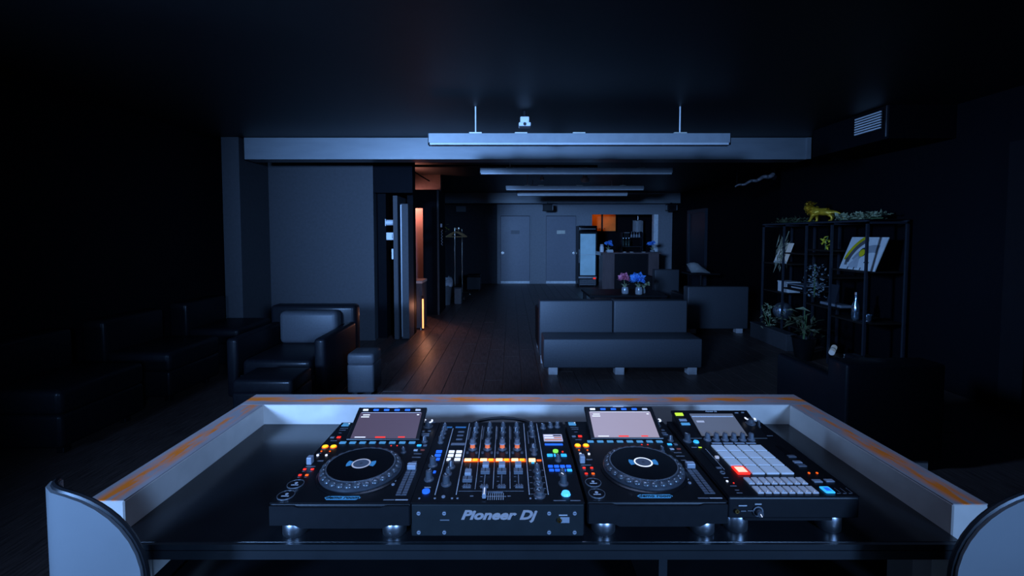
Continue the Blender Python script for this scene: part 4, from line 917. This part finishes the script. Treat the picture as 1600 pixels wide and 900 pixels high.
# beat fx column
for u, v in ((.341, .405), (.366, .415), (.388, .415)): knob(X, u, v, z, .0066, .014, 45)
rnd(X, 'mic_socket', 'silver', .389, .418, .006, z + .015, .002)
sc = empty('fx_screen', (.3665, .336, z)); sc.parent = X
B(-.029, .029, -.022, .022, 0, .002).build('panel', 'scrM', sc)
for k, (x0, x1, y, m_) in enumerate(((-.026, 0, .014, 'e_txt'), (.002, .026, .012, 'top'), (-.026, .002, -.002, 'e_txt'), (.004, .026, -.001, 'scrMr'), (-.026, .026, -.015, 'scrMr'))): B(x0, x1, y - .003, y + .003, .002, .0024).build('screen_row', m_, sc)
btn(X, 'x_pad', 'e_blue', .365, .292, .054, .010, z, .002)
rnd(X, 'tap_button', 'e_green', .366, .249, .0078, z, .004); rnd(X, 'quantize_led', 'e_red', .3862, .247, .0028, z, .002)
for u, l in ((.3475, .016), (.3615, .005), (.387, .016)): btn(X, 'beat_key', 'e_blue2', u, .225, l, .013, z, .003)
knob(X, .3675, .196, z, .0062, .016, 10)
for k in range(4):
    btn(X, 'beat_key', 'e_blue', .3438 + k * .0163, .164, .013, .011, z, .003); btn(X, 'beat_key', 'e_blue2' if k == 3 else 'e_blue', .3448 + k * .0160, .144, .013, .010, z, .003)
knob(X, .371, .122, z, .0068, .016, 0); knob(X, .3690, .080, z, .0085, .024, 30, ptr='e_white'); rnd(X, 'effect_on_button', 'e_bigblue', .3695, .035, .0115, z, .006, r2=.009)
for u, l in ((.352, .03), (.389, .024)): btn(X, 'printed_label', 'markd', u, .0095, l, .003, z, .0004, 0)

# ------------------------------------------------------------------ sampler
Sx = empty('sampler', (.520, 1.040, .80), label='black pad sampler with pale pads and one glowing red pad', cat='sampler')
W_, D_, z = .313, .43, .098
B(0, W_, .002, D_, .042, z - .004, bev=.004).build('body', 'body', Sx); B(0, W_, 0, D_, z - .004, z, bev=.0015, seg=1).build('top_plate', 'top', Sx)
B(.04, .25, .004, .3, .036, .042).build('belly_plate', 'body', Sx)
for x in (.034, W_ - .05):
    for y in (.035, D_ - .05):
        o = MB(); o.lathe([(.025, 0), (.0275, .003), (.0275, .036), (.024, .043)], n=28); o.build('foot', 'steel', Sx, True, loc=(x, y, 0))
# front sockets
ph = empty('headphone_jack', (.019, -.001, .062)); ph.parent = Sx
MB().lathe([(.0024, 0), (.0052, 0), (.0052, .003), (.0024, .003)], n=18, caps=False).xform(Matrix.Rotation(R(90), 4, 'X')).build('socket', 'gold', ph, True)
B(.004, .024, .0, .001, .012, .0145).build('jack_label', 'mark', ph); B(.010, .022, .0, .0012, -.001, .0012).build('symbol_line', 'markd', ph); B(.026, .046, 0, .0012, 0, .0015).build('symbol_line', 'markd', ph)
lk_ = empty('level_knob', (.070, 0, .061)); lk_.parent = Sx
MB().cyl((0, -.012, 0), .0075, .013, 18, 'y').build('dial', 'knob', lk_, True); B(-.0008, .0008, -.0128, -.0118, -.007, .001).xform(Matrix.Rotation(R(-30), 4, 'Y')).build('pointer', 'e_white', lk_)
MB().lathe([(.0095, 0), (.0125, 0), (.0125, .001), (.0095, .001)], n=24, caps=False).xform(Matrix.Rotation(R(90), 4, 'X')).build('scale_ring', 'markd', lk_); B(-.008, .008, -.0006, .001, .0165, .019).build('knob_label', 'mark', lk_)
# screen
z0, z1, v0, v1 = z + .002, z + .040, .300, .425
L_ = math.hypot(z1 - z0, v1 - v0); SM = Matrix.Translation((.14, v0, z0)) @ Matrix.Rotation(math.atan2(z1 - z0, v1 - v0), 4, 'X')
S = empty('screen_unit', (0, 0, 0)); S.parent = Sx
B(-.128, .125, 0, L_, -.010, 0, bev=.002, seg=1).xform(SM).build('bezel', 'top', S)
wd = MB(); wd.prism([(v0 + .005, z - .002), (v1 - .002, z - .002), (v1 - .002, z1 - .009), (v0 + .005, z0 - .007)], .016, .26)
wd.xform(Matrix(((0, 0, 1, 0), (1, 0, 0, 0), (0, 1, 0, 0), (0, 0, 0, 1)))); wd.build('screen_riser', 'top', S)
B(-.073, .068, .010, .112, 0, .0008).xform(SM).build('screen', 'scrS', S); B(-.070, .064, .096, .1, .0008, .0012).xform(SM).build('screen_bar', 'pad', S); B(-.064, -.040, .070, .078, .0008, .0012).xform(SM).build('screen_text_row', 'e_whitedim', S)
text('logo_lettering', 'Pioneer Dj', .0085, 'mark', S, SM @ FLAT(.002, .123, .0006), shear=.3, ext=.0002, bold=.0002)
for (u, v, m_, a, b_) in ((-.108, .108, 'e_lime', .026, .013), (-.106, .080, 'cap', .024, .010), (-.104, .062, 'e_cyan', .028, .010), (.083, .115, 'markd', .012, .004), (.104, .117, 'markd', .010, .004)): B(u - a / 2, u + a / 2, v - b_ / 2, v + b_ / 2, 0, .003, bev=.0008, seg=1).xform(SM).build('mode_button', m_, S)
rt = empty('rotary_selector', (.246, .368, z + .020)); rt.parent = Sx
MB().lathe([(.0165, -.02), (.0165, .003), (.012, .004), (.011, .014), (.008, .015)], n=24).build('dial', 'knob', rt, True)
for a0, a1 in ((150, 215), (-50, 10)): MB().prism(band(0, 0, .0115, .0165, a0, a1, 8), .0145, .0165).build('light_arc', 'e_white', rt)
knob(Sx, .283, .385, z, .005, .02, 0); btn(Sx, 'printed_label', 'mark', .262, .335, .020, .004, z, .0006, 0); btn(Sx, 'printed_label', 'markd', .283, .322, .018, .004, z, .0006, 0)
for k in range(6): knob(Sx, .077 + k * .0265, .293, z, .0075, .020, 0, ptr='capd', m=M['capd'])
for k in range(4): btn(Sx, 'parameter_key', 'cap', .094 + k * .034, .269, .029, .006, z, .003)
# pads
pdm = B(-.0166, .0166, -.0178, .0178, 0, .005, bev=.0012, seg=1).mesh('pad')
for i in range(4):
    for j in range(4):
        lit = (i == 0 and j == 0)
        o = link('pad', pdm.copy() if lit else pdm, 'e_padred' if lit else 'pad', Sx, loc=(.0862 + i * .0378, .1135 + j * .0405, z))
        if lit: o['label'] = 'glowing red pad'; B(-.012, .012, -.013, .013, .0048, .0052).build('pad_core', 'e_padwhite', o)
skm = B(-.0076, .0076, -.0145, .0145, 0, .004, bev=.001, seg=1).mesh('step_key')
for j, v in enumerate((.0635, .0235)):
    for i in range(8):
        o = link('step_key', skm, 'step', Sx, loc=(.0815 + i * .0189, v, z)); rnd(o, 'step_led', 'e_blue2' if (i * 3 + j) % 5 == 0 else 'e_white', 0, -.009, .0009, .004, .0004, n=8)
for u in (.259, .280): rnd(Sx, 'transport_led', 'e_orange', u, .103, .0028, z, .002)
for u, v, m_ in ((.2535, .064, 'cap'), (.285, .066, 'cap'), (.264, .140, 'capd'), (.264, .158, 'cap'), (.268, .190, 'capd')): btn(Sx, 'transport_key', m_, u, v, .022, .012, z, .003)
pk = empty('play_key', (.2505, .0235, z)); pk.parent = Sx
B(-.0115, .0115, -.0135, .0135, 0, .004, bev=.003).build('key_face', 'e_blue2', pk); B(-.006, .006, -.007, .007, .004, .0044).build('key_core', 'e_blue', pk)
for k in range(3): btn(Sx, 'printed_label', 'markd', .270 + k * .014, .012, .008, .002, z, .0004, 0); btn(Sx, 'printed_line', 'markd', .276 + k * .014, .024, .001, .022, z, .0004, 0)
btn(Sx, 'touch_strip', 'jogtop', .268, .228, .016, .055, z, .0012)
# left column
knob(Sx, .013, .285, z, .0085, .022, 30); rnd(Sx, 'sync_button', 'e_blue2', .037, .279, .0085, z, .004, r2=.007); btn(Sx, 'mode_led', 'e_lime', .034, .244, .010, .004, z, .002); btn(Sx, 'printed_label', 'markd', .018, .246, .016, .004, z, .0005, 0)
btn(Sx, 'pitch_strip', 'jogtop', .036, .175, .016, .11, z, .0012); MB().tube([(.046, .235, z + .001), (.046, .120, z + .001)], .0007, 6).build('strip_edge', 'mark', Sx)
btn(Sx, 'tempo_cap', 'e_whitedim', .055, .182, .010, .008, z, .006); btn(Sx, 'shift_key', 'capd', .035, .128, .014, .007, z, .003); ring(Sx, 'tap_ring', 'markd', .034, .105, .005, .0065, z, .002, 20)
rnd(Sx, 'mode_led', 'e_white', .0265, .064, .0028, z, .002); rnd(Sx, 'record_led', 'e_red', .039, .056, .0018, z, .0015)
for v, l in ((.082, .012), (.044, .016), (.026, .010), (.014, .014)): btn(Sx, 'printed_label', 'markd', .032, v, l, .0025, z, .0004, 0)

# ================================================================== ROUND-BACK CHAIRS AT THE BOOTH ENDS
def shell_chair(loc, mirror, label):
    r = empty('round_back_chair', loc, label=label, cat='chair', group='round-back chairs at the booth')
    Rr = .19; bm = MB(); N, K = 22, 22; rho = .05
    def pos(s, t, off=0.):
        # the back is a disc wrapped round a vertical fold: flat towards +x for s>0, running off in +y for s<0
        a = .5 * math.pi * (1 - min(1, max(0, (s + rho) / (2 * rho)))) ; a = a * a * (3 - 2 * a / (.5 * math.pi)) / (.5 * math.pi) if False else a
        x = y = 0; st = 24; ds = s / st
        for k in range(st):
            q = (k + .5) * ds
            aa = .5 * math.pi * (1 - min(1, max(0, (q + rho) / (2 * rho))))
            x += math.cos(aa) * ds; y += -math.sin(aa) * ds
        y += .9 * max(0, s) ** 2 * -1.2 * 0 + .35 * max(0, s) ** 2
        nx, ny = math.sin(a), math.cos(a)
        return (x + nx * off, y + ny * off, t)
    def disc(off):
        rows = []
        for i in range(N + 1):
            rr = Rr * i / N; rows.append([bm.bm.verts.new(pos(max(-.03, rr * math.cos(2 * math.pi * k / 40)), rr * math.sin(2 * math.pi * k / 40), off)) for k in range(40)] if i else [bm.bm.verts.new(pos(0, 0, off))])
        for i in range(N):
            for k in range(40):
                k2 = (k + 1) % 40
                if i == 0: bm.bm.faces.new((rows[0][0], rows[1][k], rows[1][k2]))
                else: bm.bm.faces.new((rows[i][k], rows[i + 1][k], rows[i + 1][k2], rows[i][k2]))
        return rows[-1]
    a = disc(0); b = disc(.02)
    for k in range(40): bm.bm.faces.new((a[k], b[k], b[(k + 1) % 40], a[(k + 1) % 40]))
    mm = Matrix.Diagonal((-1 if mirror else 1, 1, 1, 1))
    bm.xform(mm @ Matrix.Translation((0, 0, .84))); bm.build('backrest', 'shellw', r, True)
    p = [Vector(pos(max(-.03, Rr * math.cos(2 * math.pi * k / 60)), Rr * math.sin(2 * math.pi * k / 60), .012)) for k in range(61)]
    MB().tube(p, .006, 8).xform(mm @ Matrix.Translation((0, 0, .84))).build('rim_piping', 'shellrim', r, True)
    MB().lathe([(.19, 0), (.205, .02), (.205, .06), (.17, .085)], n=32).xform(mm @ Matrix.Translation((.06, -.20, .52))).build('seat', 'shellw', r, True)
    MB().cyl((0, 0, 0), .025, .50, 16).xform(mm @ Matrix.Translation((.06, -.20, .025))).build('pedestal', 'chrome', r, True)
    MB().cyl((0, 0, 0), .20, .025, 32).xform(mm @ Matrix.Translation((.06, -.20, 0))).build('base', 'chrome', r, True)
    MB().tube([(.05, .01, .66), (.05, -.03, .57)], .015, 8).xform(mm).build('bracket', 'chrome', r)
    return r
shell_chair((-.905, .85, 0), False, 'pale round-back chair at the left end of the booth')
shell_chair((1.055, .85, 0), True, 'pale round-back chair at the right end of the booth')
